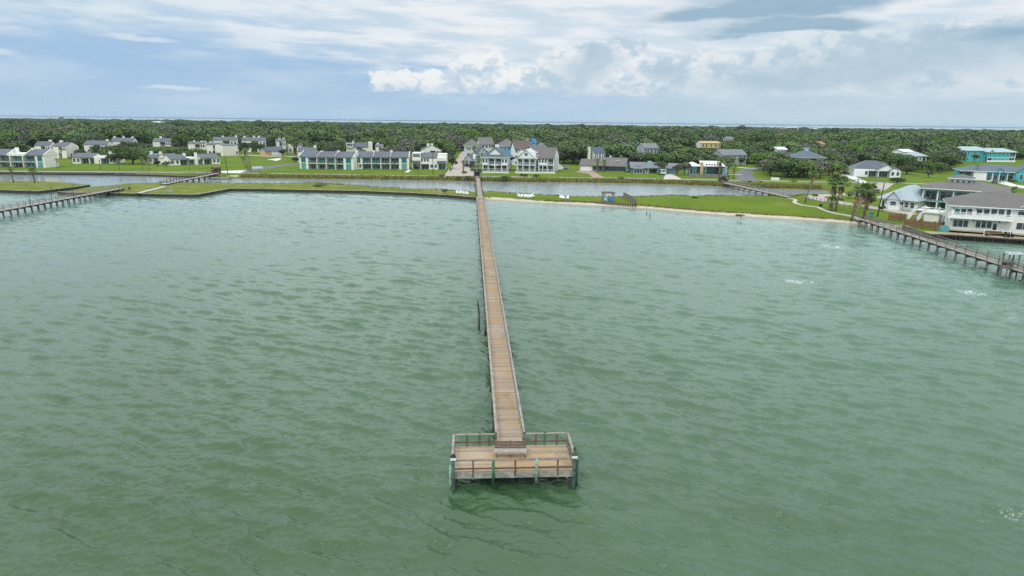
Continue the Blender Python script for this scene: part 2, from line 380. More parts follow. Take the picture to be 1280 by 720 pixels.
def sdf(px, py, poly, typ):
    """signed distance (inside +) and code of the nearest edge type (0 bank, 1 bulkhead, 2 sand)"""
    n = len(poly); best = np.full(px.shape, 1e9); code = np.zeros(px.shape, np.int8); inside = np.zeros(px.shape, bool)
    cd = {'b': 0, 'w': 1, 's': 2}
    for i in range(n):
        ax, ay = poly[i]; bx, by = poly[(i + 1) % n]
        ex, ey = bx - ax, by - ay; L = ex * ex + ey * ey + 1e-9
        t = np.clip(((px - ax) * ex + (py - ay) * ey) / L, 0, 1)
        d = np.hypot(px - ax - t * ex, py - ay - t * ey)
        k = d < best; best[k] = d[k]; code[k] = cd[typ[i]]
        c = (ay > py) != (by > py)
        if ay != by: inside ^= c & (px < (bx - ax) * (py - ay) / (by - ay) + ax)
    return np.where(inside, best, -best), code
def snoise(x, y, sc, seed):
    r = np.random.default_rng(seed); out = np.zeros_like(x)
    for k in range(7):
        a = r.uniform(0, 6.28); f = sc * r.uniform(.5, 1.9); out += np.sin((x * math.cos(a) + y * math.sin(a)) * f + r.uniform(0, 6.28) + 1.3 * np.sin((x * math.sin(a) - y * math.cos(a)) * f * .7))
    return out / 4.0
def land_height(x, y):
    d1, c1 = sdf(x, y, poly, typ); d2, c2 = sdf(x, y, polyA, typA)
    k = d2 > d1; d = np.where(k, d2, d1); c = np.where(k, c2, c1)
    dn = d + np.where(c == 1, 0, 0.55) * snoise(x, y, .35, 3) + np.where(c == 0, .5, 0) * snoise(x, y, 1.1, 4)
    slope = np.where(c == 1, 1.1, np.where(c == 2, 0.10, 0.28))
    cap = np.where(c == 1, 0.72, 1.0)
    z = np.minimum(slope * dn, cap)
    z = np.where(c == 2, np.where(dn > 3.5, .35 + np.clip((dn - 3.5) * .12, 0, .45), z), z)
    z = np.where(dn < 0, np.maximum(slope * dn * 1.3, -1.5), z)
    inl = np.clip((d - 6) / 12, 0, 1); z = np.where(d > 6, z * (1 - inl) + np.where(k, .72, 1.0) * inl, z)
    z = np.maximum(z, -1.5) + np.where(d > 2, 0.05, 0) * snoise(x, y, .25, 9)
    sandw = np.where(c == 2, np.clip(1.0 - (d - 3.6 - .9 * snoise(x, y, .3, 5)) / 1.2, 0, 1), 0)
    sandw = np.maximum(sandw, np.where(c == 1, np.clip(1.0 - (d - 1.0) / 1.0, 0, 1) * .6 * (snoise(x, y, .08, 6) > -.2), 0))
    bankw = np.where(c == 0, np.clip(1.0 - (d - 1.2) / 3.0, 0, 1), 0)
    return z, sandw, bankw, d, c
x0, x1, y0, y1, st = -320., 430., 84., 472., 1.0
gx = np.arange(x0, x1 + .5, st); gy = np.arange(y0, y1 + .5, st)
GX, GY = np.meshgrid(gx, gy); zz, sw, bw, dd, cc = land_height(GX.ravel(), GY.ravel())
border = (GX.ravel() <= x0) | (GX.ravel() >= x1) | (GY.ravel() >= y1)
zz = np.where(border & (dd > 4), 1.0, zz)
nx_, ny_ = len(gx), len(gy)
idx = np.arange(nx_ * ny_).reshape(ny_, nx_)
F = np.stack([idx[:-1, :-1], idx[:-1, 1:], idx[1:, 1:], idx[1:, :-1]], -1).reshape(-1, 4)
V = np.stack([GX.ravel(), GY.ravel(), zz], -1)
keep = (zz[F].max(1) > -1.4); F = F[keep]
nb = len(V)
yb = bank[0][1] + 3
extra = np.array([(-3200, yb, 1), (x0, yb, 1), (x0, y1, 1), (-3200, y1, 1), (-3200, 2450, 1), (x0, 2450, 1), (x1, y1, 1), (x1, 2450, 1), (x1, y0 + 3, 1), (3200, y0 + 3, 1), (3200, y1, 1), (3200, 2450, 1),
                  (-3200, yb - 6, -1.5), (x0, yb - 6, -1.5), (-3200, 2470, -1.5), (3200, 2470, -1.5)], float)
EF = np.array([(0, 1, 2, 3), (3, 2, 5, 4), (2, 6, 7, 5), (8, 9, 10, 6), (6, 10, 11, 7), (12, 13, 1, 0), (4, 5, 15, 14), (5, 7, 15, 15)][:6] + [(4, 11, 15, 14)]) + nb
V = np.vstack([V, extra]); F = np.vstack([F, EF])
e = len(extra)
sw = np.concatenate([sw, np.zeros(e)]); bw = np.concatenate([bw, np.zeros(e)])
gm = bpy.data.materials.new('grass_sand_ground'); gm.use_nodes = True; t = NT(gm.node_tree); b = t.n['Principled BSDF']
pos = t.new('ShaderNodeNewGeometry').outputs['Position']; px_, py_, pz_ = t.sep(pos)
n1 = t.noise(pos, 0.06, 5, 0.6); n2 = t.noise(pos, 0.9, 6, 0.7); n3 = t.noise(t.vec(px_, t.m('MULTIPLY', py_, 0.35)), 0.16, 5, 0.6)
lawn = t.mix(t.ss(n1, 0.35, 0.65), (0.085, 0.150, 0.005), (0.122, 0.188, 0.008))
lawn = t.mix(t.m('MULTIPLY', t.ss(n2, 0.4, 0.7), 0.45), lawn, (0.085, 0.135, 0.012))
lawn = t.mix(t.m('MULTIPLY', t.ss(n3, 0.50, 0.72), 0.5), lawn, (0.20, 0.19, 0.045))
marsh = t.mix(t.ss(n2, 0.38, 0.62), (0.10, 0.12, 0.018), (0.155, 0.105, 0.045))
rough_ = t.mix(t.ss(t.noise(pos, .22, 5, .65), .42, .62), (0.12, 0.165, 0.02), (0.21, 0.20, 0.055))
strip = t.m('MULTIPLY', t.ss(px_, 10.0, -30.0), t.ss(py_, 246.0, 240.0))
c = t.mix(t.m('MULTIPLY', strip, .8), lawn, rough_)
c = t.mix(t.attr('bank'), c, marsh)
sandc = t.mix(t.ss(n2, 0.35, 0.65), (0.43, 0.38, 0.31), (0.56, 0.51, 0.43))
wetc = t.mix(t.ss(pz_, 0.02, 0.22), (0.28, 0.25, 0.20), sandc)
c = t.mix(t.ss(t.m('ADD', t.attr('sand'), t.m('MULTIPLY', t.m('SUBTRACT', n2, 0.5), 0.9)), 0.42, 0.6), c, wetc)
wr = t.m('MULTIPLY', t.m('MULTIPLY', t.ss(t.attr('sand'), 0.25, 0.7), t.ss(t.attr('sand'), 1.0, 0.75)), t.ss(t.noise(t.vec(t.m('MULTIPLY', px_, .5), py_), .5, 6, .75), .48, .58))
c = t.mix(t.m('MULTIPLY', wr, .8), c, (0.10, 0.075, 0.045))
t.put(b.inputs['Base Color'], c); b.inputs['Roughness'].default_value = 0.95; b.inputs['Specular IOR Level'].default_value = 0.15
bp = t.new('ShaderNodeBump'); bp.inputs['Strength'].default_value = 0.5; bp.inputs['Distance'].default_value = 0.3
t.l.new(n2, bp.inputs['Height']); t.l.new(bp.outputs[0], b.inputs['Normal'])
ground = raw_mesh('ground', V, F, gm, dict(sand=sw, bank=bw), smooth=True); tag(ground, None, None, None, 'structure')
# thin far shore across the second bay
fs = MB(); fs.box(-9000, 9000, 9800, 10100, -1, 7); fsx = fs.build('hills', mat('far_shore_scrub', (0.10, 0.14, 0.12), 0.95)); tag(fsx, None, None, None, 'structure')

# ============================================================ SETTING: water
def water():
    rows = [14.0]
    while rows[-1] < 330: d = rows[-1]; rows.append(d + 0.092 * max(1.0, d / 36) ** 1.25)
    while rows[-1] < 15000: rows.append(rows[-1] * 1.07)
    rows = np.array(rows); az = np.radians(np.arange(-56, 56.01, 0.12))
    D, A = np.meshgrid(rows, az, indexing='ij')
    x = (D * np.sin(A)).ravel(); y = (D * np.cos(A)).ravel()
    d = D.ravel(); dr = 0.092 * np.maximum(d / 36, 1.0) ** 1.25; dr = np.where(d > 330, d * .07, dr); dt = d * math.radians(.12); _ = 0
    rx_, ry_ = x / d, y / d
    dl, cl = sdf(x, y, poly, typ); dA, cA = sdf(x, y, polyA, typA)
    shore = np.minimum(-dl, -dA)
    # sheltered lagoon behind the strips
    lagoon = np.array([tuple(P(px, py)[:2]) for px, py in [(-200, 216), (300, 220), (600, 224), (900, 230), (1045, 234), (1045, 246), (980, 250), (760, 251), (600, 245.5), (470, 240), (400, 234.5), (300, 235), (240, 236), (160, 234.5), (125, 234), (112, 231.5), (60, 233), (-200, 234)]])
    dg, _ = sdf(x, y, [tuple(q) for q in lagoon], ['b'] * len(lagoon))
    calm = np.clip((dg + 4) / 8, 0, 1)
    amp = np.clip(shore / 7.0, 0.12, 1) * (1 - 0.90 * calm)
    z = np.zeros_like(x); hx = np.zeros_like(x); hy = np.zeros_like(x)
    r = np.random.default_rng(21)
    main = math.atan2(-0.86, -0.42)
    n = 210; tot = 0
    for i in range(n):
        L = 0.28 * (11 / 0.28) ** ((i + r.uniform(0, 1)) / n)
        k = 2 * math.pi / L
        sp = 0.65 if L < 1.0 else 0.32
        th = main + r.normal(0, sp)
        s = (0.036 if L < .75 else 0.031) * (1.0 + .35 * math.exp(-((math.log(L) - math.log(1.5)) / .55) ** 2)) * (1 if L < 2.0 else (2.0 / L) ** 1.05)
        a = s / k
        kr = k * np.abs(rx_ * math.cos(th) + ry_ * math.sin(th)); kt = k * np.abs(ry_ * math.cos(th) - rx_ * math.sin(th))
        fade = np.clip((2 * math.pi / np.maximum(kr * dr, kt * dt) - 2.2) / 1.2, 0, 1)
        ph = k * (x * math.cos(th) + y * math.sin(th)) + r.uniform(0, 6.283)
        c = np.cos(ph) * a * fade; sn = np.sin(ph) * a * fade
        z += c; hx -= sn * math.cos(th); hy -= sn * math.sin(th)
    # wave groups
    g = 1 + .35 * snoise(x, y, .05, 12)
    z *= amp * g; hx *= amp * g; hy *= amp * g
    V = np.stack([x + hx * .22, y + hy * .22, z], -1)
    nr, na = D.shape; idx = np.arange(nr * na).reshape(nr, na)
    F = np.stack([idx[:-1, :-1], idx[1:, :-1], idx[1:, 1:], idx[:-1, 1:]], -1).reshape(-1, 4)[:, ::-1]
    foam = np.zeros_like(x)
    for (px, py, rx, ry, s) in [(1247, 650, 3.3, 2.2, .62), (1262, 640, 2.2, 1.4, .55), (1046, 309, 4.6, 3.0, .78), (1068, 312, 3.2, 2.4, .62), (1030, 306, 3, 3, .8), (1196, 350, 3.8, 2.6, .9), (1226, 367, 3.0, 2.8, .95), (1200, 364, 2.6, 3, .8),
                             (984, 351, 2.4, 3.4, 1.0), (1014, 354, 2.6, 3.2, 1.0), (1268, 396, 3, 3.0, 1.0), (1120, 372, 1.5, 2, .4), (478, 264, 4.0, 6, .9), (500, 270, 3.4, 5, .8), (516, 277, 3.5, 4, .85), (930, 283, 2.6, 4, .45), (760, 345, 2, 2, .4), (640, 600, 1, .5, .55), (655, 604, 1.2, .5, .6), (610, 603, 1.3, .5, .5)]:
        q = P(px, py); foam += s * np.exp(-(((x - q[0]) / rx) ** 2 + ((y - q[1]) / ry) ** 2))
    sandy = (cl == 2)
    foam += np.where(sandy & (shore > -1.5), .75 * np.exp(-((shore - 0.9) / 1.3) ** 2) + .42 * np.exp(-((shore - 5.5 - 1.5 * snoise(x, y, .1, 31)) / 1.6) ** 2), 0)
    shallow = np.where(sandy, np.exp(-np.clip(shore, 0, 99) / 9.0), 0) + .35 * np.exp(-np.clip(shore, 0, 99) / 5)
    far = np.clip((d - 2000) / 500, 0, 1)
    near = np.clip(1 - shore / 165, 0, 1) ** 1.25
    m = bpy.data.materials.new('green_bay_water'); m.use_nodes = True; t = NT(m.node_tree); b = t.n['Principled BSDF']
    pos = t.new('ShaderNodeNewGeometry').outputs['Position']; X_, Y_, Z_ = t.sep(pos)
    mp = t.new('ShaderNodeMapping'); t.l.new(pos, mp.inputs[0]); mp.inputs['Rotation'].default_value = (0, 0, math.radians(24)); q = mp.outputs[0]
    qx, qy, qz = t.sep(q)
    big = t.noise(t.vec(qx, t.m('MULTIPLY', qy, 1.6)), 0.035, 4, 0.6)
    deep = t.mix(t.ss(big, 0.35, 0.66), (0.024, 0.067, 0.012), (0.036, 0.088, 0.028))
    body = t.mix(t.attr('near'), deep, (0.115, 0.218, 0.172))
    body = t.mix(t.m('MULTIPLY', t.attr('shallow'), 0.8), body, (0.19, 0.27, 0.21))
    body = t.mix(t.attr('calm'), body, (0.28, 0.345, 0.37))  # lagoon: bright sky reflection painted into the base colour as pale blue-grey
    body = t.mix(t.attr('far'), body, (0.46, 0.53, 0.56))  # far bay paled in its base colour to stand in for grazing sky reflection
    fn = t.noise(t.vec(t.m('MULTIPLY', qx, .8), qy), 1.25, 9, 0.78, .8); fn2 = t.noise(q, 6.0, 5, 0.75)
    fv = t.m('ADD', t.m('MULTIPLY', t.attr('foam'), .78), t.m('ADD', t.m('MULTIPLY', t.m('SUBTRACT', fn, 0.5), 3.2), t.m('MULTIPLY', t.m('SUBTRACT', fn2, 0.5), 1.6)))
    fm = t.m('MULTIPLY', t.ss(fv, 0.88, 1.5), t.ss(t.attr('foam'), 0.16, 0.42))
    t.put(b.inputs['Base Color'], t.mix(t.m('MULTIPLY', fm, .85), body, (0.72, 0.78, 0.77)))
    b.inputs['IOR'].default_value = 1.333; b.inputs['Specular IOR Level'].default_value = 1.0
    t.put(b.inputs['Roughness'], t.m('ADD', 0.035, t.m('MULTIPLY', fm, 0.6)))
    r1 = t.noise(t.vec(qx, t.m('MULTIPLY', qy, 2.2)), 1.9, 8, 0.68, 0.5)
    r2 = t.noise(t.vec(qx, t.m('MULTIPLY', qy, 1.7)), 0.62, 3, 0.55, 0.2)
    h = t.m('ADD', t.m('MULTIPLY', r1, 0.045), t.m('MULTIPLY', r2, 0.015))
    bp = t.new('ShaderNodeBump'); bp.inputs['Distance'].default_value = 1.0
    t.put(bp.inputs['Strength'], t.m('SUBTRACT', 1.0, t.m('MULTIPLY', t.attr('calm'), 0.5)))
    t.l.new(h, bp.inputs['Height']); t.l.new(bp.outputs[0], b.inputs['Normal'])
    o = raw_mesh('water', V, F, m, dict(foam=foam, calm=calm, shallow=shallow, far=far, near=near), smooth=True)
    return tag(o, None, None, None, 'structure')
water()

# ============================================================ SETTING: roads, paths, paving
def ribbon(name, pts, w, m, z=1.03, w2=None):
    p = [P(x, y, 1.0)[:2] for x, y in pts]
    # resample
    q = [p[0]]
    for a, b in zip(p[:-1], p[1:]):
        k = max(1, int(np.linalg.norm(b - a) / (4 if w > 1.3 else 1.5)))
        for i in range(1, k + 1): q.append(a + (b - a) * i / k)
    q = np.array(q)
    if len(q) > 6 and w > 1.3:
        for _ in range(2): q[1:-1] = (q[:-2] + 2 * q[1:-1] + q[2:]) / 4
    mb = MB(); L = []; n = len(q)
    for i in range(n):
        d = q[min(i + 1, n - 1)] - q[max(i - 1, 0)]; d = d / (np.linalg.norm(d) + 1e-9); nn = np.array([-d[1], d[0]])
        ww = w if w2 is None else w + (w2 - w) * i / (n - 1)
        L.append((q[i] + nn * ww / 2, q[i] - nn * ww / 2))
    vs = []
    for a, b in L: vs += [(a[0], a[1], z), (b[0], b[1], z), (a[0], a[1], z - .25), (b[0], b[1], z - .25)]
    fs = []
    for i in range(n - 1):
        k = 4 * i; fs += [(k, k + 1, k + 5, k + 4), (k + 2, k, k + 4, k + 6), (k + 1, k + 3, k + 7, k + 5)]
    mb.add(vs, fs)
    return tag(mb.build(name, m), None, None, None, 'structure')
def patch(name, pts, m, z=1.04):
    mb = MB(); p = [P(x, y, 1.0) for x, y in pts]; n = len(p)
    mb.add([(a[0], a[1], z) for a in p] + [(a[0], a[1], z - .3) for a in p], [tuple(range(n))] + [(i, n + i, n + (i + 1) % n, (i + 1) % n) for i in range(n)])
    o = mb.build(name, m); return tag(o, None, None, None, 'structure')
ribbon('road', [(-60, 213.3), (0, 213.9), (100, 214.7), (200, 215.3), (262, 215.8), (330, 216.8), (400, 218.0), (470, 219.1), (540, 220.0), (600, 220.8), (640, 221.2), (700, 221.8), (760, 222.6), (840, 223.9), (900, 225), (950, 226), (1000, 227), (1035, 227.5), (1090, 228.4), (1150, 229.6), (1200, 231.4), (1300, 236.5)], 4.2, M['roadgrey'])
ribbon('road', [(290, 216.3), (312, 213.2), (345, 207.6), (370, 204.8), (400, 203.0)], 6.5, M['asphalt'], 1.036)
patch('pavement', [(262, 216.2), (270, 214.2), (300, 213.0), (308, 213.4), (300, 216.4)], M['white_concrete'], 1.05)
patch('pavement', [(334, 199.6), (344, 198.4), (352, 197.6), (350, 199.8), (345, 201.2), (340, 200.0)], M['white_concrete'], 1.05)
ribbon('pavement', [(300, 193.6), (340, 195.4), (375, 195.8)], 7.0, M['pavers'], 1.045)
patch('driveway', [(553, 220.3), (560, 214), (566, 206), (572, 197), (578, 188.5), (584, 188.5), (582, 197), (579, 203), (584, 208), (591, 213), (596, 219.8)], M['pavers'], 1.05)
patch('driveway', [(742, 222.8), (736, 217.5), (719, 214.6), (728, 212.8), (742, 214.2), (750, 219.0), (757, 222.9)], M['brick'], 1.05)
patch('driveway', [(829, 224.2), (832, 217.8), (840, 217.6), (853, 224.4)], M['concrete'], 1.05)
ribbon('road', [(938, 226.4), (931, 222), (930, 216.5), (934, 212.0), (946, 210.0), (958, 209.6)], 7.0, M['asphalt'], 1.038, 6)
ribbon('path', [(922, 209.2), (935, 210.2), (945, 210.6)], 2.5, M['white_concrete'], 1.05)
ribbon('path', [(908, 218.2), (928, 218.4)], 2.0, M['concrete'], 1.05)
patch('driveway', [(1046, 219.2), (1052, 217.6), (1066, 219.6), (1080, 225.6), (1086, 228.6), (1076, 228.9), (1064, 223.6)], M['white_concrete'], 1.05)
patch('driveway', [(1222, 224.0), (1240, 222.8), (1254, 226.0), (1272, 231.5), (1300, 235), (1300, 238), (1262, 232.6), (1250, 229.5)], M['white_concrete'], 1.05)
ribbon('driveway', [(1148, 268.5), (1112, 262.5), (1076, 257.5), (1042, 252.4), (1018, 247.8), (1012, 245.6), (1030, 243.6), (1068, 243.0), (1096, 237.5), (1108, 229)], 5.0, M['pavers'], 1.04)
ribbon('path', [(985, 247.6), (993.5, 249.4), (995, 250.6), (992.4, 252.2), (995, 254.4), (1003, 256.6), (1013, 258.0), (1022, 259.0), (1027, 261.4), (1033, 263.8), (1043, 266.4), (1060, 269.4), (1070, 272.0), (1074, 274.0), (1078, 277)], 0.95, M['concrete'], 1.06)
ribbon('path', [(172, 241.6), (182, 239), (196, 235.6), (206, 233)], 1.2, M['concrete'], 1.06)
ribbon('path', [(508, 215.6), (512, 212.6)], 1.4, M['white_concrete'], 1.05)

# ============================================================ air
def haze():
    mb = MB(); mb.box(-16500, 16500, -16500, 16500, -3.0, 30.0)
    m = bpy.data.materials.new('pale_air'); m.use_nodes = True; t = NT(m.node_tree); t.n.remove(t.n['Principled BSDF'])
    v = t.new('ShaderNodeVolumePrincipled'); v.inputs['Density'].default_value = 0.00006; v.inputs['Color'].default_value = (0.62, 0.80, 0.97, 1); v.inputs['Anisotropy'].default_value = 0.0
    t.l.new(v.outputs[0], t.n['Material Output'].inputs['Volume'])
    tag(mb.build('haze', m), 'thin pale humid air over the bay and woods', 'haze', None, 'stuff')
haze()
# ============================================================ piers and footbridges
def deck_mat(name, c1, c2, c3):
    m = bpy.data.materials.new(name); m.use_nodes = True; t = NT(m.node_tree); b = t.n['Principled BSDF']
    tc = t.new('ShaderNodeTexCoord').outputs['Object']; x, y, z = t.sep(tc)
    ti = t.attr('tint')
    n = t.noise(t.vec(t.m('MULTIPLY', x, 1.4), t.m('MULTIPLY', y, 5.0)), 1.3, 5, 0.65)
    big = t.noise(t.vec(t.m('MULTIPLY', x, 1.5), y), 0.22, 4, 0.6)
    c = t.mix(t.ss(t.m('ADD', t.m('MULTIPLY', ti, .6), t.m('MULTIPLY', n, .4)), 0.25, 0.75), c1, c2)
    c = t.mix(t.m('MULTIPLY', t.ss(t.m('ADD', big, t.m('MULTIPLY', ti, .18)), 0.54, 0.74), 0.8), c, c3)
    c = t.mix(t.m('MULTIPLY', t.ss(t.noise(t.vec(x, t.m('MULTIPLY', y, .7), 3.0), .55, 4, .7), 0.5, 0.72), 0.45), c, tuple(v * .55 for v in c1))
    c = t.mix(t.ss(t.noise(tc, 5.5, 2, .5), 0.76, 0.79), c, (0.75, 0.75, 0.72))
    t.put(b.inputs['Base Color'], c); b.inputs['Roughness'].default_value = 0.8; b.inputs['Specular IOR Level'].default_value = 0.25
    return m
M['deck'] = deck_mat('weathered_deck_boards', (0.285, 0.222, 0.165), (0.42, 0.345, 0.265), (0.40, 0.26, 0.125))
M['greydeck'] = deck_mat('grey_deck_boards', (0.30, 0.275, 0.25), (0.44, 0.41, 0.37), (0.34, 0.28, 0.23))
M['rail'] = mat('silvered_rail_timber', (0.30, 0.265, 0.235), 0.8, 0.25, 2.0)
M['brownrail'] = mat('brown_rail_timber', (0.15, 0.085, 0.055), 0.8, 0.25, 2.0)
def boards(mb, tints, x0, x1, y0, y1, z, w=0.14, gap=0.012, th=0.045, along='y'):
    n = int(round((y1 - y0) / w)) if along == 'y' else int(round((x1 - x0) / w))
    for i in range(n):
        d = random.uniform(-.012, .012); u = random.random()
        if along == 'y':
            a = y0 + i * (y1 - y0) / n; mb.box(x0 + d, x1 + d, a + gap / 2, a + (y1 - y0) / n - gap / 2, z - th, z + random.uniform(-.004, .004))
        tints += [u] * 8
def pier(name, label, A, B, width, zd, post_sp, rail_h, pile_sp, dm, railm, postm, pilem, cat='pier', post_w=.10, pile_r=.13, board_w=.14, mids=(0.48,), zb=-1.6, sides=(-1, 1), pile_out=0.02, group=None):
    A = np.array(A[:2], float); B = np.array(B[:2], float); v = B - A; L = np.linalg.norm(v); rz = math.atan2(v[1], v[0]) - math.pi / 2
    t = thing(name, label, cat, (A[0], A[1], 0), rz, group)
    hw = width / 2
    mb = MB(); ti = []; boards(mb, ti, -hw, hw, 0, L, zd, board_w); mb.build('deck', dm, t, attrs=dict(tint=ti))
    for s in (-1, 1): MB().box(s * (hw - .12) - .04, s * (hw - .12) + .04, .02, L - .02, zd - .28, zd - .05).build('stringer', M['darkwood'], t)
    ys = np.arange(0.3, L, post_sp); rest = MB(); k = 0
    for y in ys:
        for s in sides:
            x = s * (hw + post_w * .45 + .01)
            mb = MB() if k < 98 else rest
            mb.box(x - post_w / 2, x + post_w / 2, y - post_w / 2, y + post_w / 2, zd - .32, zd + rail_h - .02)
            if k < 98: mb.build('post', postm, t)
            k += 1
    if k > 98: tag(rest.build('post', postm, t), None, None, None, 'stuff')
    for s in sides:
        x = s * (hw + post_w * .45 + .01)
        MB().box(x - .075, x + .075, .1, L - .1, zd + rail_h, zd + rail_h + .04).build('top_rail', railm, t)
        for q in mids: MB().box(x - s * .075 - .02, x - s * .075 + .02, .12, L - .12, zd + rail_h * q - .05, zd + rail_h * q + .05).build('mid_rail', railm, t)
    rest = MB(); k = 0
    for y in np.arange(0.6, L, pile_sp):
        for s in (-1, 1):
            x = s * (hw - pile_out)
            mb = MB() if k < 98 else rest
            dx = random.uniform(-.06, .06)
            mb.tube([(x + dx, y, zb), (x + dx * .5, y, .2), (x, y, zd - .29)], [pile_r * 1.1, pile_r * 1.05, pile_r], 8)
            if k < 98: mb.build('pile', pilem, t, True)
            k += 1
        MB().box(-hw - .12, hw + .12, y + .1, y + .2, zd - .5, zd - .285).build('cross_beam', M['darkwood'], t) if k < 180 else None
    if k > 98: tag(rest.build('pile', pilem, t), None, None, None, 'stuff')
    return t
DZ = 1.2
main = pier('fishing_pier', 'long straight timber fishing pier running from the square bay platform to the shore', (0, 41.2), (-8.85, 184.8), 1.72, DZ, 1.92, 0.88, 3.84, M['deck'], M['rail'], M['wood'], M['darkwood'], pile_out=.0)
# --- T-head platform of the main pier (local frame of the pier, y < 0 towards the bay)
def platform(t):
    mb = MB(); ti = []
    n = 22; xa, xb, ya, yb = -3.62, 3.70, -3.38, -0.01
    for i in range(n):                                    # boards lie across the view
        a = ya + i * (yb - ya) / n
        for (p, q) in ((xa, -1.2), (-1.19, 1.25), (1.26, xb)) if i % 2 else ((xa, 0.1), (0.11, xb)):
            u = random.random(); d = random.uniform(-.004, .004)
            mb.box(p, q, a + .006, a + (yb - ya) / n - .006, DZ - .045, DZ + d); ti += [u] * 8
    mb.build('platform_deck', M['deck'], t, attrs=dict(tint=ti))
    MB().box(xa, xb, ya - .06, ya - .005, DZ - .42, DZ - .04).build('fascia_board', mat('bleached_fascia', (0.33, 0.32, 0.275), .85, .3, 2.0), t)
    for x in (xa - .05, xb + .005): MB().box(x, x + .045, ya, yb, DZ - .36, DZ - .04).build('fascia_board', M['wood'], t)
    for y in (-3.0, -1.7, -.35): MB().box(xa + .1, xb - .1, y, y + .12, DZ - .4, DZ - .06).build('cross_beam', M['darkwood'], t)
    h = .83; yf = ya - .12
    def rails(a, b, nm='top_rail', m=M['rail']):
        MB().bar((a[0], a[1], DZ + h), (b[0], b[1], DZ + h), .14, .045).build('top_rail', m, t)
        MB().bar((a[0], a[1], DZ + .27), (b[0], b[1], DZ + .27), .05, .09).build('mid_rail', M['brownrail'], t)
    rails((xa, yf), (xb, yf), m=mat('grey_brown_rail', (0.185, 0.15, 0.13), .8, .25)); rails((xa - .02, 0.0), (-1.02, 0.0)); rails((1.06, 0.0), (xb, 0.0))
    rails((xa - .08, yf), (xa - .08, .02)); rails((xb + .1, yf), (xb + .1, .02))
    for x in (-2.45, .12, 2.72): MB().box(x - .045, x + .045, yf + .03, yf + .12, DZ - .3, DZ + h - .02).build('post', M['brownrail'], t)
    for x in (-2.82, -1.38, 1.42 + .28, 3.08): MB().box(x - .05, x + .05, -.05, .05, DZ - .3, DZ + h - .02).build('post', M['brownrail'], t)
    for x in (-2.02, 2.28): MB().tube([(x, .02, -1.5), (x, .02, DZ + h + .1)], [.075, .07], 8).build('pile', M['greenpile'], t, True)
    for x in (xa - .05, xb + .08): MB().box(x - .05, x + .05, -.05, .05, DZ - .3, DZ + h + .06).build('post', M['wood'], t)
    for y in (-1.2, -2.4):
        for x in (xa - .08, xb + .1): MB().box(x - .05, x + .05, y - .05, y + .05, DZ - .3, DZ + h - .02).build('post', M['wood'], t)
    # hanging green pilings on the front
    MB().tube([(-1.22, yf - .13, .52), (-1.22, yf - .13, DZ + h + .06)], [.095, .09], 9).build('pile', mat('bright_green_piling', (.055, .16, .08), .75, .35, 4.), t, True)
    MB().tube([(1.4, yf - .13, .52), (1.42, yf - .13, DZ + h + .08)], [.1, .095], 9).build('pile', M['palegreen'], t, True)
    # corner piles, taller than the rail
    lamp = mat('white_lamp_housing', (.80, .82, .80), .4, .03)
    for x, hh in ((xa - .02, 1.25), (xb + .0, 1.55)):
        pl = MB().tube([(x, yf - .16, -1.6), (x, yf - .16, .35), (x, yf - .16, DZ + hh)], [.105, .10, .09], 10).build('pile', M['greenpile'], t, True)
        MB().tube([(x, yf - .16, DZ + hh), (x, yf - .16, DZ + hh + .12)], [.12, .03], 10).build('pile_cap', M['darkwood'], pl)
        bx = MB().box(x - .17, x + .17, yf - .30, yf - .03, DZ + .98, DZ + 1.16).build('light_box', lamp, pl)
        MB().box(x - .18, x + .18, yf - .31, yf - .02, DZ + 1.162, DZ + 1.185).build('cover', M['poleblack'], bx)
    MB().tube([(xa - .24, yf + .45, -1.2), (xa - .2, yf + .45, DZ + .25)], [.1, .09], 8).build('pile', M['palegreen'], t, True)
    MB().tube([(xb + .22, yf + .35, -.4), (xb + .26, yf + .3, DZ + .55)], [.11, .1], 8).build('pile', M['greenpile'], t, True)
    for x in (xa + .1, -1.2, 1.2, xb - .12):
        for y in (-.5, -3.2) if abs(x) > 2 else (-.5, -2.6):
            MB().tube([(x, y, -1.6), (x, y, DZ - .38)], [.15, .14], 9).build('pile', M['darkwood'], t, True)
platform(main)
# bench on the platform
def bench():
    A = np.array([0.02, 39.9]); t = thing('bench', 'weathered timber bench with a tall plank back on the pier platform', 'bench', (A[0], A[1], DZ), 0.03)
    w = 1.02; pk = mat('bench_planks', (.17, .125, .10), .85, .3, 2.5, stretch=(1, 6, 6)); pale = mat('pale_bench_seat', (.36, .33, .29), .85, .25, 2.5, stretch=(1, 6, 6))
    for i in range(3): MB().bar((-w, .02 + .03 * i, .5 + .17 * i), (w, .02 + .03 * i, .5 + .17 * i), .03, .155).build('back_plank', pk, t)
    for i in range(3): MB().box(-w, w, -.45 + i * .15, -.31 + i * .15, .42, .46).build('seat_plank', pale, t)
    MB().box(-w, w, -.47, -.452, .30, .45).build('front_board', pale, t)
    for x in (-w + .12, 0, w - .12):
        MB().box(x - .04, x + .04, -.44, -.36, .003, .415).build('leg', pk, t); MB().bar((x, .03, .003), (x, .13, .95), .08).build('leg', pk, t)
bench()
far_bridge = pier('footbridge', 'narrow grey footbridge over the lagoon from the grass strip to the brick drive', (-8.9, 185.6), (-13.75, 262.2), 1.62, 1.28, 2.2, .85, 4.4, M['greydeck'], M['poleblack'], M['poleblack'], M['darkwood'], 'footbridge')
rp = pier('pier', 'timber pier beside the white waterfront house running out past the roofed fish table', (77.6, 151.0), (72.2, 62.0), 1.75, 1.62, 2.9, 1.0, 2.9, M['greydeck'], M['wood'], M['wood'], M['greypile'], post_w=.10, pile_r=.12, mids=(.35, .68))
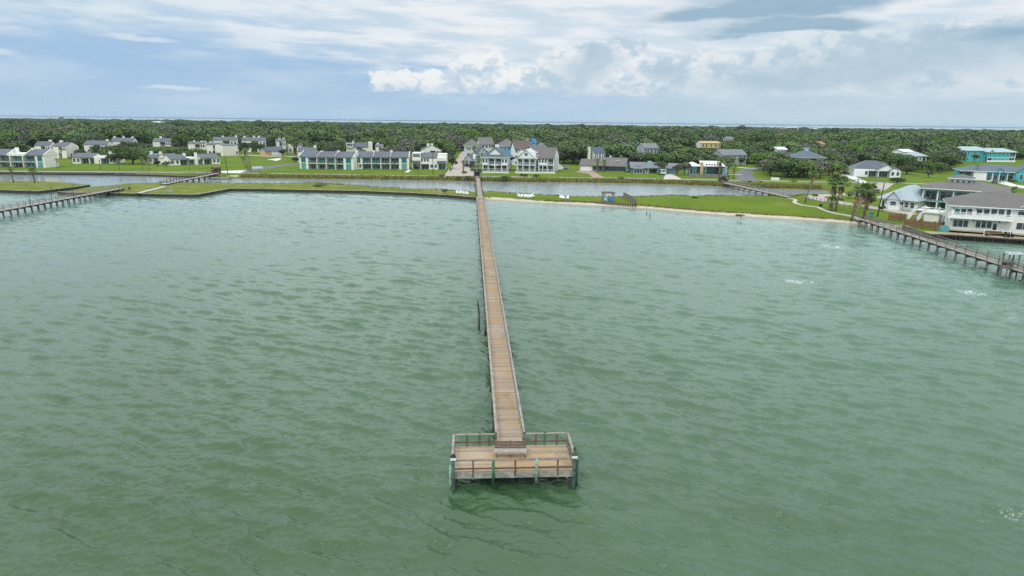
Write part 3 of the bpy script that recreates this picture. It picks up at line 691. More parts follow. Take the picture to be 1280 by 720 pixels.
lp = pier('pier', 'grey timber pier with tall lamp poles at the left edge of the photo', (-114.6, 200.5), (-112.0, 112.0), 1.9, 1.45, 2.4, 1.05, 2.4, M['greydeck'], M['rail'], M['rail'], M['greypile'], post_w=.10, pile_r=.12, mids=(.5,))
for i, (px, py) in enumerate([(2.5, 262), (43, 257.5), (70, 252.5), (97, 249)]):
    q = P(px, py, 1.45); t = thing('lamp_pole', 'thin dark lamp pole on the left pier, %s from the outer end' % ('first', 'second', 'third', 'fourth')[i], 'lamp pole', (q[0] - .9, q[1], 1.45), 0, 'lamp poles along the left pier')
    MB().tube([(0, 0, -.3), (0, 0, 3.6)], [.07, .05], 7).build('pole', M['poleblack'], t, True); MB().bar((0, 0, 3.55), (.5, 0, 3.62), .05).build('arm', M['poleblack'], t); MB().box(.4, .7, -.08, .08, 3.53, 3.6).build('lamp_head', M['poleblack'], t)
M['vrail'] = mat('purple_brown_rail', (.11, .075, .085), .7, .2)
pier('footbridge', 'dark railed footbridge over the lagoon in front of the white one storey villas', P(204, 231.4, 1)[:2], P(272, 217.4, 1)[:2], 1.9, 1.35, 2.4, 1.05, 5.0, M['concrete'], M['vrail'], M['vrail'], M['darkwood'], 'footbridge', pile_r=.25, mids=(.3, .65))
pier('footbridge', 'pale boarded footbridge slanting over the right end of the lagoon to the lawn', P(906, 229.6, 1)[:2], P(986, 247.6, 1)[:2], 2.0, 1.3, 2.2, 1.0, 4.4, M['greydeck'], M['rail'], M['rail'], M['darkwood'], 'footbridge', mids=(.5,))
# low concrete edge beams below the left bridge read pale
def gate_frame(label, q, w, h, d, m, rz=0):
    t = thing('gateway', label, 'gateway', (q[0], q[1], 1.0), rz)
    for x in (-w / 2, w / 2):
        for y in (0, d): MB().box(x - .1, x + .1, y - .1, y + .1, -.1, h).build('post', m, t)
    MB().box(-w / 2 - .3, w / 2 + .3, -.35, d + .35, h, h + .16).build('roof', m, t)
    for x in (-w / 2, w / 2): MB().box(x - .04, x + .04, .1, d - .1, .1, 1.2).build('side_panel', m, t)
    for s in (-1, 1): MB().box(s * w / 2 - .6 * (s > 0) , s * w / 2 + .6 * (s < 0), -.05, .05, h - .55, h - .01).build('brace', m, t)
    for s in (0,): MB().box(-w / 2 + .12, w / 2 - .12, d - .03, d + .03, .08, 1.7).build('gate_panel', m, t)
    return t
gate_frame('dark purple timber gateway at the landward end of the middle footbridge', np.array([-13.85, 263.2]), 2.2, 2.7, 2.0, M['purple'], .06)
gate_frame('brown timber gateway at the far end of the left footbridge', P(269, 216.8, 1), 2.4, 2.2, 3.0, M['brownrail'], .1)
gate_frame('weathered timber gateway at the far end of the right slanting footbridge', P(906.5, 228.6, 1), 2.4, 2.5, 3.0, M['vrail'], .1)
# small things hanging by the middle footbridge
def side_stage(label, q, z):
    t = thing('swim_platform', label, 'swim platform', (q[0], q[1], 0), 0.06)
    MB().box(-1.1, 1.1, -1.1, 1.1, z - .12, z).build('deck', M['greydeck'], t)
    for x in (-1, 1):
        for y in (-1, 1): MB().tube([(x, y, -1.4), (x, y, z + 1.0)], [.1, .1], 7).build('pile', M['darkwood'], t)
    for x in (-1, 1): MB().bar((x, -1, z + .95), (x, 1, z + .95), .08).build('rail', M['darkwood'], t)
    MB().bar((-1, 1, z + .95), (1, 1, z + .95), .08).build('rail', M['darkwood'], t)
side_stage('small square dark timber stage on the left side of the middle footbridge', P(591.5, 229.4, 0.5), .75)
# ---- bulkheads
def bulkhead(label, pts, m, cap, zt=.78, w=.34, zb=-1.3, piles=0, name='bulkhead'):
    t = thing(name, label, name.replace('_', ' '), (pts[0][0], pts[0][1], 0)); o = np.array(pts[0])
    mb = MB(); cp = MB(); pl = MB()
    for a, b in zip(pts[:-1], pts[1:]):
        a = np.array(a) - o; b = np.array(b) - o; u = (b - a) / (np.linalg.norm(b - a) + 1e-9)
        mb.bar((*(a - u * .1), (zt + zb) / 2), (*(b + u * .1), (zt + zb) / 2), w, zt - zb)
        cp.bar((*(a - u * .12), zt + .035), (*(b + u * .12), zt + .035), w + .3, .07)
        if piles:
            L = np.linalg.norm(b - a); nn = np.array([-u[1], u[0]])
            for k in range(int(L / piles) + 1):
                q = a + u * k * piles + nn * (-w * .5 - .1); q = q if False else a + u * k * piles - nn * (w * .5 + .08)
                pl.tube([(q[0], q[1], zb), (q[0], q[1], zt - .05)], [.14, .13], 6)
    mb.build('sheet_wall', m, t); cp.build('cap', cap, t)
    if piles: pl.build('pile_row', M['darkwood'], t)
    return t
capm = mat('sandy_concrete_cap', (.33, .29, .23), .9, .25, .5)
bulkhead('dark timber bulkhead edging the long grass strip left of the pier', stripB_near, M['darkwood'], capm)
bulkhead('dark timber bulkhead edging the small grass island far left', islA_n, M['darkwood'], capm)
bulkhead('low dark bulkhead along the lagoon bank below the white villas', pix([(-40, 217.4), (0, 218.0), (100, 218.8), (180, 220.0), (245, 222.2)]), M['darkwood'], mat('mossy_cap', (.16, .16, .09), .9, .3, .4), .55)
# ---- waterfront boardwalk of the white house
def boardwalk():
    t = thing('boardwalk', 'low timber boardwalk along the water in front of the white waterfront house', 'boardwalk', (0, 0, 0))
    o = np.array([0, 0]); pts = [np.array(p) for p in dockline]; mb = MB(); ti = []; pl = MB(); fc = MB()
    pts = [pts[1] + (pts[1] - pts[2]) * .05] + pts[1:]
    for a, b in zip(pts[:-1], pts[1:]):
        L = np.linalg.norm(b - a); u = (b - a) / L; nn = np.array([-u[1], u[0]])
        nb_ = max(1, int(L / .16))
        for i in range(nb_):
            p = a + u * (i + .03) * L / nb_; q = a + u * (i + .97) * L / nb_
            mb.add([(*(p - nn * .9), 1.08), (*(q - nn * .9), 1.08), (*(q + nn * 2.2), 1.1), (*(p + nn * 2.2), 1.1), (*(p - nn * .9), 1.02), (*(q - nn * .9), 1.02)], [(0, 1, 2, 3), (4, 5, 1, 0)]); ti += [random.random()] * 6
        fc.bar((*(a - nn * .95), .9), (*(b - nn * .95), .93), .08, .28)
        for k in range(int(L / 2.4) + 1):
            q = a + u * k * 2.4 - nn * .7; pl.tube([(q[0], q[1], -1.4), (q[0], q[1], 1.0)], [.14, .14], 7)
    mb.build('deck', deck_mat('sandy_boards', (.33, .28, .20), (.43, .37, .27), (.30, .22, .14)), t, attrs=dict(tint=ti)); fc.build('fascia_board', M['darkwood'], t); pl.build('pile_row', M['darkwood'], t)
boardwalk()
bulkhead('dark timber bulkhead under the boardwalk of the white waterfront house', [tuple(p) for p in dockline], M['darkwood'], M['darkwood'], .7)
# ---- row of short timber posts on the beach
def beach_posts():
    a = pix([(703, 250.9), (742, 253.6), (770, 255.6), (797, 257.8)], .5); t = thing('retaining_wall', 'low row of dark timber stakes along the beach below the gazebo', 'retaining wall', (0, 0, 0)); mb = MB(); rl = MB()
    for p, q in zip(a[:-1], a[1:]):
        p = np.array(p); q = np.array(q); L = np.linalg.norm(q - p)
        for k in range(int(L / .62)):
            r = p + (q - p) * k / int(L / .62); mb.tube([(r[0], r[1], -.2), (r[0], r[1], .78 + random.uniform(-.06, .06))], [.13, .12], 6)
        rl.bar((*(p + [0, .16]), .55), (*(q + [0, .16]), .55), .08, .35)
    tag(mb.build('stake', M['darkwood'], t), None, None, None, 'stuff'); rl.build('backing_board', M['wood'], t)
beach_posts()
# ---- loose piles standing in the water
for i, (px, py, top_, lab) in enumerate([(606.5, 421, 1.7, 'dark bare piling standing in the bay left of the pier, nearest of the loose pilings'), (598.6, 412, 1.9, 'dark leaning bare piling in the bay just left of the pier'),
                                   (599.4, 401, 1.5, 'short dark piling in the bay left of the pier behind the leaning one'), (598.2, 391, 1.8, 'farthest dark piling of the broken line beside the pier'),
                                   (808.6, 268.4, 1.0, 'shorter of two black pilings in the shallows off the beach'), (812.4, 271.2, 1.3, 'taller of two black pilings in the shallows off the beach')]):
    q = P(px, py); o = MB().tube([(0, 0, -1.5), (random.uniform(-.05, .05), 0, .2), (random.uniform(-.12, .12), 0, top_ * .8)], [.11, .105, .09], 8).build('piling', M['darkwood'], None, True)
    o.location = (q[0], q[1], 0); tag(o, lab, 'piling', 'loose pilings in the bay')
# ---- roofed fish table beside the right pier
def fish_table():
    q = P(1262, 334.5, 1.6); t = thing('fish_table', 'small grey roofed fish cleaning table on the side of the right pier', 'fish table', (q[0], q[1], 1.6), 0.0)
    for x in (-.75, .75):
        for y in (-.6, .6): MB().box(x - .07, x + .07, y - .07, y + .07, -3.0, 2.1).build('post', M['wood'], t)
    MB().prism([(-1.05, 2.1), (1.05, 2.1), (1.05, 2.16), (0, 2.42), (-1.05, 2.16)], 'x', -1.2, 1.2).build('roof', M['greysiding'], t)
    MB().box(-.95, .95, -.7, .7, .78, .86).build('table_top', M['wood'], t); MB().box(-1.0, 1.0, -.8, .8, -.12, 0).build('deck', M['wood'], t)
    MB().box(-.9, .9, .5, .56, .2, .76).build('back_panel', M['wood'], t)
fish_table()
# ---- beach chairs
def beach_chair():
    t = thing('beach_chair', 'x', 'beach chair')
    mb = MB()
    for k in range(4): mb.box(-.27 + k * .14, -.14 + k * .14, -.45, .12, .33, .36)
    mb.build('seat', M['chair'], t); mb = MB()
    for k in range(5): mb.bar((-.26 + k * .13, .08, .3), (-.29 + k * .145, .42, 1.02 - .03 * abs(k - 2)), .12, .03)
    mb.build('backrest', M['chair'], t)
    for s in (-1, 1):
        MB().box(s * .36 - .07, s * .36 + .07, -.5, .3, .56, .59).build('armrest', M['chair'], t)
        MB().box(s * .33 - .03, s * .33 + .03, -.46, -.38, .0, .56).build('leg', M['chair'], t); MB().bar((s * .33, .3, 0), (s * .33, -.2, .45), .06, .1).build('leg', M['chair'], t)
    return t
ORD = ['leftmost', 'second from the left', 'third from the left', 'fourth from the left', 'fifth from the left', 'sixth from the left']
ch0 = beach_chair(); first = True
for pts, z, lab, grp in [([(571.5, 242.4), (575.5, 242.7), (579.8, 243.2), (584, 243.6)], .8, 'white beach chair on the strip left of the pier, %s of four', 'white beach chairs left of the pier'),
                    ([(648.8, 246.6), (652, 247.0), (656.4, 247.2), (659.8, 247.5), (662.4, 247.6), (666, 246.8)], .75, 'white beach chair on the strip right of the pier, %s of six', 'white beach chairs right of the pier'),
                    ([(700.8, 248.6), (704.2, 249.0), (709.4, 249.2)], .7, 'white beach chair between the six chairs and the gazebo, %s of three', 'white beach chairs near the gazebo')]:
    for i, (px, py) in enumerate(pts):
        q = P(px, py, z); l = lab % ORD[i]; r = random.uniform(-.5, .5)
        if first: ch0.location = q; ch0.rotation_euler = (0, 0, r); ch0['label'] = l; ch0['group'] = grp; ch0.scale = (1.0,) * 3; first = False
        else: copy_thing(ch0, q, r, (1.0,) * 3, l, grp)
# ---- beach gazebo
def gazebo():
    q = P(760, 251.6, .8); t = thing('gazebo', 'small grey timber gazebo with blue canvas seats on the beach strip', 'gazebo', (q[0], q[1], .75), .05)
    for x in (-1.45, 1.45):
        for y in (-1.1, 1.1): MB().box(x - .1, x + .1, y - .1, y + .1, -.2, 2.35).build('post', M['wood'], t)
    MB().box(-1.75, 1.75, -1.25, -1.05, 2.3, 2.5).build('beam', M['wood'], t); MB().box(-1.75, 1.75, 1.05, 1.25, 2.3, 2.5).build('beam', M['wood'], t)
    mb = MB()
    for k in range(10): mb.box(-1.65 + k * .35, -1.57 + k * .35, -1.45, 1.45, 2.505, 2.65)
    mb.build('slat_roof', M['wood'], t)
    for s in (-1, 1):
        MB().bar((s * 1.4, -1.1, 1.65), (s * .75, -1.1, 2.28), .12).build('brace', M['wood'], t)
        MB().bar((s * 1.4, 1.1, 1.65), (s * .75, 1.1, 2.28), .12).build('brace', M['wood'], t)
    MB().box(-1.3, 1.3, 1.0, 1.06, .1, .95).build('back_panel', M['dullblue'], t)
gazebo()
for x, l in ((-.75, 'pale blue canvas chair in the left half of the gazebo'), (.75, 'bright blue canvas chair in the right half of the gazebo')):
    q = P(760, 251.6, .8); t = thing('canvas_chair', l, 'canvas chair', (q[0] + x, q[1] - .4, .78), 0)
    m = M['bluecloth'] if x > 0 else mat('pale_blue_canvas', (.45, .62, .72), .8, .1)
    MB().box(-.4, .4, -.4, .35, .3, .42).build('seat', m, t); MB().bar((0, .3, .35), (0, .5, 1.05), .8, .08).build('backrest', m, t)
    for s in (-1, 1):
        MB().box(s * .42 - .05, s * .42 + .05, -.45, .4, .02, .62).build('side', m, t)
def screen():
    a, b = P(779, 247.4, .8), P(794, 255.6, .7); c = (a + b) / 2; L = np.linalg.norm(b - a)
    t = thing('privacy_screen', 'weathered grey plank screen standing crosswise on the grass right of the gazebo', 'screen', (a[0], a[1], .7), math.atan2(b[1] - a[1], b[0] - a[0]))
    mb = MB()
    for k in range(int(L / .2)): mb.box(k * .2, k * .2 + .18, -.03, .03, 0.02, 1.75 - .5 * max(0, (k * .2 / L) - .75) * 4 + random.uniform(-.03, .03))
    mb.build('plank_panel', M['wood'], t)
    for k in range(4): MB().box(k * L / 3 - .06, k * L / 3 + .06, .03, .15, -.2, 1.6).build('post', M['darkwood'], t)
screen()
# ---- sign post by the strip edge, thin post, rock, dark chair on the left strip
q = P(549.6, 244.2, .8); t = thing('sign_post', 'tall grey board sign post at the edge of the left grass strip near the chairs', 'sign post', (q[0], q[1], .7))
MB().tube([(0, 0, -.3), (0, 0, 2.3)], [.09, .08], 7).build('post', M['wood'], t); MB().box(-.16, .3, -.13, -.085, .6, 2.35).build('board', M['greysiding'], t)
for px, py, h, l in [(545.2, 238.4, 1.2, 'thin short stake by the lagoon edge left of the tall sign post'), (149, 241.5, 2.2, 'thin pole at the foot of the left pier'), (183, 231.4, 1.5, 'thin stake on the lagoon side of the left grass strip'), (214, 231.6, 2.1, 'thin pole beside the left footbridge')]:
    q = P(px, py, .8); o = MB().tube([(0, 0, -.4), (0.05, 0, h)], [.06, .045], 6).build('stake', M['poleblack']); o.location = (q[0], q[1], .75); tag(o, l, 'stake')
def rock():
    q = P(212, 239.6, .8); bm_v = []; mb = MB()
    n, m_ = 9, 6; vs = []
    for i in range(m_ + 1):
        for k in range(n):
            a = 2 * math.pi * k / n; e = math.pi / 2 * i / m_; r = math.cos(e) * (1 + .18 * math.sin(3 * a + i)) ; vs.append((1.3 * r * math.cos(a), .7 * r * math.sin(a), .62 * math.sin(e) * (1 + .15 * math.sin(2 * a + 1))))
    fs = [(i * n + k, i * n + (k + 1) % n, (i + 1) * n + (k + 1) % n, (i + 1) * n + k) for i in range(m_) for k in range(n)]
    mb.add(vs, fs); o = mb.build('rock', M['stone'], None, True); o.location = (q[0], q[1], .68); tag(o, 'grey boulder lying on the left grass strip near the footbridge', 'boulder')
rock()
q = P(162, 238.2, .8); t = thing('folding_chair', 'small dark folding chair on the left strip beside the concrete path', 'chair', (q[0], q[1], .76), .5)
MB().box(-.3, .3, -.3, .3, .4, .46).build('seat', M['poleblack'], t); MB().bar((0, .28, .42), (0, .42, 1.05), .6, .05).build('backrest', M['poleblack'], t)
for x in (-.27, .27):
    for y in (-.27, .27): MB().box(x - .03, x + .03, y - .03, y + .03, 0, .4).build('leg', M['poleblack'], t)
# ============================================================ buildings
SITES = []      # (centre xy, radius-ish footprint, lowest row of the photo in which the building is still seen, px range)
class House:
    def __init__(s, name, label, cat, A, B, D, z0=1.0, vis=None, group=None, wall='white'):
        A = np.array(A[:2], float); B = np.array(B[:2], float); v = B - A
        s.W = float(np.linalg.norm(v)); s.D = D; s.rz = math.atan2(v[1], v[0]); s.A = A; s.u = v / s.W; s.n = np.array([-s.u[1], s.u[0]]); s.z0 = z0
        s.t = thing(name, label, cat, (A[0], A[1], z0), s.rz, group)
        s.walls = {}; s.wm = wall; s.roofs = {}
        c = [A, B, A + s.n * D, B + s.n * D]
        if vis is None: vis = proj((*(A + B) / 2, z0))[1] + 1
        m_ = (A + B) / 2; zv = z_at(m_, vis)
        SITES.append(dict(c=c, d=float(np.hypot(*m_)), zv=zv, xl=min(proj((*p, 3))[0] for p in c[:2]), xr=max(proj((*p, 3))[0] for p in c[:2])))
    def ux(s, px, z=3.0, y=0.0):
        lo, hi = -5.0, s.W * 1.6
        for _ in range(40):
            m = (lo + hi) / 2; q = s.A + s.u * m + s.n * y
            if proj((q[0], q[1], z))[0] < px: lo = m
            else: hi = m
        return lo
    def zy(s, x, y, py):
        q = s.A + s.u * x + s.n * y; return z_at(q, py) - s.z0
    def wall(s, x0, x1, y0, y1, z0, z1, m=None):
        s.walls.setdefault(m or s.wm, MB()).box(x0, x1, y0, y1, z0, z1); return s
    def wprism(s, prof, axis, a0, a1, m=None):
        s.walls.setdefault(m or s.wm, MB()).prism(prof, axis, a0, a1); return s
    def finish(s):
        for k, mb in s.walls.items(): mb.build('wall', M[k], s.t)
        return s
    # planes
    def plane(s, side, off=0.0):
        if side == 'F': return (0, off, 0), (1, 0, 0), (0, -1, 0)
        if side == 'L': return (off, 0, 0), (0, 1, 0), (-1, 0, 0)
        if side == 'R': return (s.W + off, 0, 0), (0, 1, 0), (1, 0, 0)
    def window(s, x, z, w, h, side='F', off=0.0, glass='glass', frame='trim', mull=True):
        O, U, N_ = s.plane(side, off); f = .07 if w < 3 else .1; mb = MB()
        mb.pbox(O, U, N_, x - w / 2 - f, x + w / 2 + f, z - f, z, 0.003, .07); mb.pbox(O, U, N_, x - w / 2 - f, x + w / 2 + f, z + h, z + h + f, 0.003, .07)
        mb.pbox(O, U, N_, x - w / 2 - f, x - w / 2, z, z + h, 0.003, .07); mb.pbox(O, U, N_, x + w / 2, x + w / 2 + f, z, z + h, 0.003, .07)
        if mull and w > 1.6:
            k = max(2, int(round(w / 1.1)))
            for i in range(1, k): mb.pbox(O, U, N_, x - w / 2 + i * w / k - .03, x - w / 2 + i * w / k + .03, z + .002, z + h - .002, 0.004, .06)
        elif mull: mb.pbox(O, U, N_, x - w / 2 + .002, x + w / 2 - .002, z + h * .5 - .025, z + h * .5 + .025, 0.004, .06)
        o = mb.build('window', M[frame], s.t)
        p = MB(); p.pbox(O, U, N_, x - w / 2 + .001, x + w / 2 - .001, z + .001, z + h - .001, -.02 + .022, .03); p.build('pane', M[glass], o)
    def door(s, x, z, w, h, side='F', off=0.0, m='trim', glass=None):
        O, U, N_ = s.plane(side, off); mb = MB(); mb.pbox(O, U, N_, x - w / 2, x + w / 2, z + .01, z + h, .003, .06)
        o = mb.build('door', M[m], s.t)
        if glass: MB().pbox(O, U, N_, x - w / 2 + .15, x + w / 2 - .15, z + .3, z + h - .15, .061, .075).build('pane', M[glass], o)
        return o
    def garage(s, x, w, h, side='F', off=0.0, m='trim'):
        O, U, N_ = s.plane(side, off); mb = MB(); k = 4
        for i in range(k): mb.pbox(O, U, N_, x - w / 2, x + w / 2, .02 + i * h / k, .02 + (i + 1) * h / k - .03, .003, .05)
        mb.build('garage_door', M[m], s.t)
    def rail(s, x0, x1, z, y=0.0, h=1.0, m='trim', gap=.35, bal=.05):
        mb = MB(); mb.box(x0, x1, y - .04, y + .04, z + h - .07, z + h); mb.box(x0, x1, y - .03, y + .03, z + .08, z + .14)
        n = max(2, int((x1 - x0) / gap))
        for i in range(n + 1): q = x0 + (x1 - x0) * i / n; mb.box(q - bal / 2, q + bal / 2, y - bal / 2, y + bal / 2, z + .14, z + h - .07)
        mb.build('railing', M[m], s.t)
    def col(s, x, y, z0, z1, w=.22, m='trim'):
        MB().box(x - w / 2, x + w / 2, y - w / 2, y + w / 2, z0, z1).build('column', M[m], s.t)
    def chimney(s, x, y, z1, w=.9, d=.9, z0=2.0, m=None):
        o = MB().box(x - w / 2, x + w / 2, y - d / 2, y + d / 2, z0, z1).build('chimney', M[m or s.wm], s.t)
        MB().box(x - w / 2 - .06, x + w / 2 + .06, y - d / 2 - .06, y + d / 2 + .06, z1 + .001, z1 + .14).build('cap', M[m or s.wm], o)
    # roofs
    def gable(s, m, x0, x1, y0, y1, z, h, axis='x', ov=.4, th=.16, ridge=.5, infill=True, end_ov=.3, wm=None):
        a0, a1 = (y0, y1) if axis == 'x' else (x0, x1); b0, b1 = (x0, x1) if axis == 'x' else (y0, y1)
        rg = a0 + (a1 - a0) * ridge
        s0 = h / (rg - a0); s1 = h / (a1 - rg)
        prof = [(a0 - ov, z - ov * s0), (rg, z + h), (a1 + ov, z - ov * s1), (a1 + ov, z - ov * s1 + th), (rg, z + h + th * 1.15), (a0 - ov, z - ov * s0 + th)]
        o = MB()
        o.prism([prof[0], prof[1], prof[4], prof[5]], axis, b0 - end_ov, b1 + end_ov); o.prism([prof[1], prof[2], prof[3], prof[4]], axis, b0 - end_ov, b1 + end_ov)
        r = o.build('roof', M[m], s.t)
        if infill: s.wprism([(a0 + .01, z + .002), (a1 - .01, z + .002), (rg, z + h - .03)], axis, b0 + .004, b1 - .004, wm)
        return r
    def hip(s, m, x0, x1, y0, y1, z, h, ov=.6, th=.2, run=None, ridge_axis=None, fascia='trim'):
        X0, X1, Y0, Y1 = x0 - ov, x1 + ov, y0 - ov, y1 + ov
        w, d = X1 - X0, Y1 - Y0
        along = ridge_axis or ('x' if w >= d else 'y'); r = run if run is not None else min(w, d) / 2
        if along == 'x': a, b = (X0 + r, (Y0 + Y1) / 2), (X1 - r, (Y0 + Y1) / 2)
        else: a, b = ((X0 + X1) / 2, Y0 + r), ((X0 + X1) / 2, Y1 - r)
        if abs(a[0] - b[0]) + abs(a[1] - b[1]) < .05: b = (a[0] + (.06 if along == 'x' else 0), a[1] + (.06 if along == 'y' else 0))
        vs = [(X0, Y0, z + th), (X1, Y0, z + th), (X1, Y1, z + th), (X0, Y1, z + th), (*a, z + th + h), (*b, z + th + h)]
        fs = [(0, 1, 5, 4), (1, 2, 5), (2, 3, 4, 5), (3, 0, 4), (3, 2, 1, 0)] if along == 'x' else [(0, 1, 4), (1, 2, 5, 4), (2, 3, 5), (3, 0, 4, 5), (3, 2, 1, 0)]
        o = MB().add(vs, fs).build('roof', M[m], s.t)
        MB().box(X0 + .02, X1 - .02, Y0 + .02, Y1 - .02, z + .003, z + th - .004).build('fascia', M[fascia], o)
        return o
    def flat(s, m, x0, x1, y0, y1, z, ov=0.0, th=.2): return MB().box(x0 - ov, x1 + ov, y0 - ov, y1 + ov, z + .002, z + th).build('roof', M[m], s.t)
    def shed(s, m, x0, x1, y0, y1, z0, z1, th=.16):
        return MB().prism([(y0, z0), (y1, z1), (y1, z1 + th), (y0, z0 + th)], 'x', x0, x1).build('roof', M[m], s.t)
    # bays
    def bays(s, z, h, spec, x0=0.0, x1=None, y0=0.0, y1=None, rec=1.8, upper=False, m=None, glass='glass', railm='trim', backm=None, colm='trim', fins=False, slab=True, back_open=.72, doorframe='trim'):
        x1 = s.W if x1 is None else x1; y1 = s.D if y1 is None else y1
        tot = sum(w for w, _ in spec); x = x0; prev = None; colx = []
        for w, ty in spec:
            ww = (x1 - x0) * w / tot; xa, xb = x, x + ww; cx = (xa + xb) / 2
            if ty.startswith('open'):
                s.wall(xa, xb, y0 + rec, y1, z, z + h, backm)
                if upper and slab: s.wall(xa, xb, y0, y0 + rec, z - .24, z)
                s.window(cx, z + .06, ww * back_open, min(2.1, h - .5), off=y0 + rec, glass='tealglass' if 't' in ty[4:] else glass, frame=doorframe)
                if upper or 'r' in ty[4:]: s.rail(xa + .1, xb - .1, z, y0 + .08, 1.0, railm)
                if fins:
                    for q in (xa, xb): colx.append(q)
                else: colx += [xa, xb]
                s.wall(xa, xb, y0, y0 + .2, z + h - .35, z + h)
            else:
                s.wall(xa, xb, y0, y1, z, z + h)
                if ty.startswith('win'):
                    k = int(ty[3]); hh = h * .5; zz = z + h * .3
                    for i in range(k): s.window(xa + ww * (i + .5) / k + (0), zz, min(1.05, ww / k * .68), hh, off=y0, glass=glass)
                elif ty == 'tall': s.window(cx, z + .25, ww * .5, h - .6, off=y0, glass='tealglass', frame='teal')
                elif ty == 'panel': s.window(cx, z + .05, ww * .5, h - .2, off=y0, glass='teal', frame='teal')
                elif ty == 'glass': s.window(cx, z + .15, ww * .86, h - .5, off=y0, glass=glass)
                elif ty == 'screen': s.window(cx, z + .35, ww * .94, h - .7, off=y0, glass='glass', frame='darkframe')
                elif ty == 'door': s.door(cx, z, min(1.0, ww * .8), 2.1, off=y0, glass='glass')
                elif ty == 'garage': s.garage(cx, ww * .86, h * .85, off=y0)
            x = xb
        done = []
        for q in colx:
            if any(abs(q - p) < .1 for p in done): continue
            done.append(q)
            q = min(max(q, x0 + .14), x1 - .14)
            if fins: s.wall(q - .14, q + .14, y0 - .02, y0 + rec + .01, z - (.24 if upper else 0) + .001, z + h)
            else: s.col(q, y0 + .12, z - (.24 if upper else 0), z + h - .005, .24, colm)
def px(a, b, z=1.0): return P(a, b, z)

GRP = 'white townhouses along the lagoon'
# ---- teal and white two storey rows
def row(label, A, B, lower, upper, roofs, ends=True, chim=(), D=9.0, eave=5.1, ridge=2.0, **kw):
    h = House('townhouse_row', label, 'townhouses', A, B, D, wall='stucco', group=GRP, **kw)
    fh = eave / 2
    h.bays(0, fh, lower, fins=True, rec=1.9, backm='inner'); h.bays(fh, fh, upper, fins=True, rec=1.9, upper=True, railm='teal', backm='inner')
    for (a, b, kind) in roofs:
        a *= h.W; b *= h.W
        if kind == 'g':
            h.gable('slate', a, b, 0, h.D, eave, ridge, ov=.35, ridge=.6, end_ov=-.02 if ends else .2)
            if ends:                                            # stucco parapet walls stand above the roof
                for q in ([a] if a > .05 * h.W or True else []) + [b]:
                    h.wprism([(-.25, eave - .2), (h.D + .1, eave - .2), (h.D + .1, eave + .25), (h.D * .6, eave + ridge + .45), (-.25, eave + .28)], 'x', q - .13, q + .13)
        else:
            h.wall(a, b, 0, h.D, eave + .002, eave + .55); h.flat('whitemembrane', a, b, .3, h.D, eave + .55, th=.06)
    for (x, z) in chim: h.chimney(x * h.W, h.D * .55, eave + z, 1.1, 1.0, eave)
    return h.finish()
O_ = 'open'; T_ = 'tall'
h = row('two-storey cream townhouse row with slate roofs at the far left edge', px(-34, 209.2), px(57, 210), [(1, O_), (1, O_), (1, 'opent'), (1, O_), (1, 'opent'), (.7, 'panel')], [(1, O_), (1, 'opent'), (1, O_), (1, 'opent'), (1, O_), (.7, T_)],
    [(0, .50, 'g'), (.50, .74, 'f'), (.74, 1.0, 'g')], chim=[(.53, 2.6), (.76, 2.5), (.2, 2.6)])
row('western white townhouse row with five teal balconies left of its twin row', px(374.5, 211), px(442, 212.4), [(1, 'panel'), (1.05, O_), (1.05, O_), (1.05, 'opent'), (1, 'opent'), (1.1, 'panel')], [(1, T_), (1.05, O_), (1.05, 'opent'), (1.05, 'opent'), (1, O_), (1.1, T_)],
    [(0, .34, 'g'), (.34, .66, 'g'), (.66, 1.0, 'g')], ends=True, chim=[(.35, 2.2), (.66, 2.4)])
row('eastern white townhouse row with teal balconies next to the flat boxed townhouse', px(444, 211.4), px(511.5, 211.8), [(.8, 'win2'), (1.05, O_), (1.05, 'opent'), (1.05, 'opent'), (1.05, O_), (1.1, 'panel')], [(.8, T_), (1.05, 'opent'), (1.05, 'opent'), (1.05, O_), (1.05, O_), (1.1, T_)],
    [(0, .34, 'g'), (.34, .66, 'g'), (.66, 1.0, 'g')], ends=True, chim=[(.33, 2.4), (.66, 2.6)])
def boxed():
    h = House('townhouse', 'boxy white townhouse with slate awning roofs between the teal balcony row and the brick drive', 'townhouse', px(515.5, 211.6), px(558, 212), 9, wall='stucco', group=GRP)
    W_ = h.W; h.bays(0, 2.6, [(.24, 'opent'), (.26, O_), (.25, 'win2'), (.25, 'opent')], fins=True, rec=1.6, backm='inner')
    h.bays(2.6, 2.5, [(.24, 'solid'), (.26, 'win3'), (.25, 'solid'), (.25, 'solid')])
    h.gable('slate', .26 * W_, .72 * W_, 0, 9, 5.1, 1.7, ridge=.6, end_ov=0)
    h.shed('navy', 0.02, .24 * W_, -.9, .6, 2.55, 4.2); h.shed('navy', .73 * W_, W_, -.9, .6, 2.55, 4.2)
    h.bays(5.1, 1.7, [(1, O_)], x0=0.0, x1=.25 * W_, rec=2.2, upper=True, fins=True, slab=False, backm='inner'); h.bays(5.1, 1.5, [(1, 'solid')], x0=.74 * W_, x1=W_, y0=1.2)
    h.flat('whitemembrane', 0, .25 * W_, 0, 9, 6.8, .05); h.chimney(.27 * W_, 5, 7.6, 1.0, 1.0, 5); h.finish()
boxed()
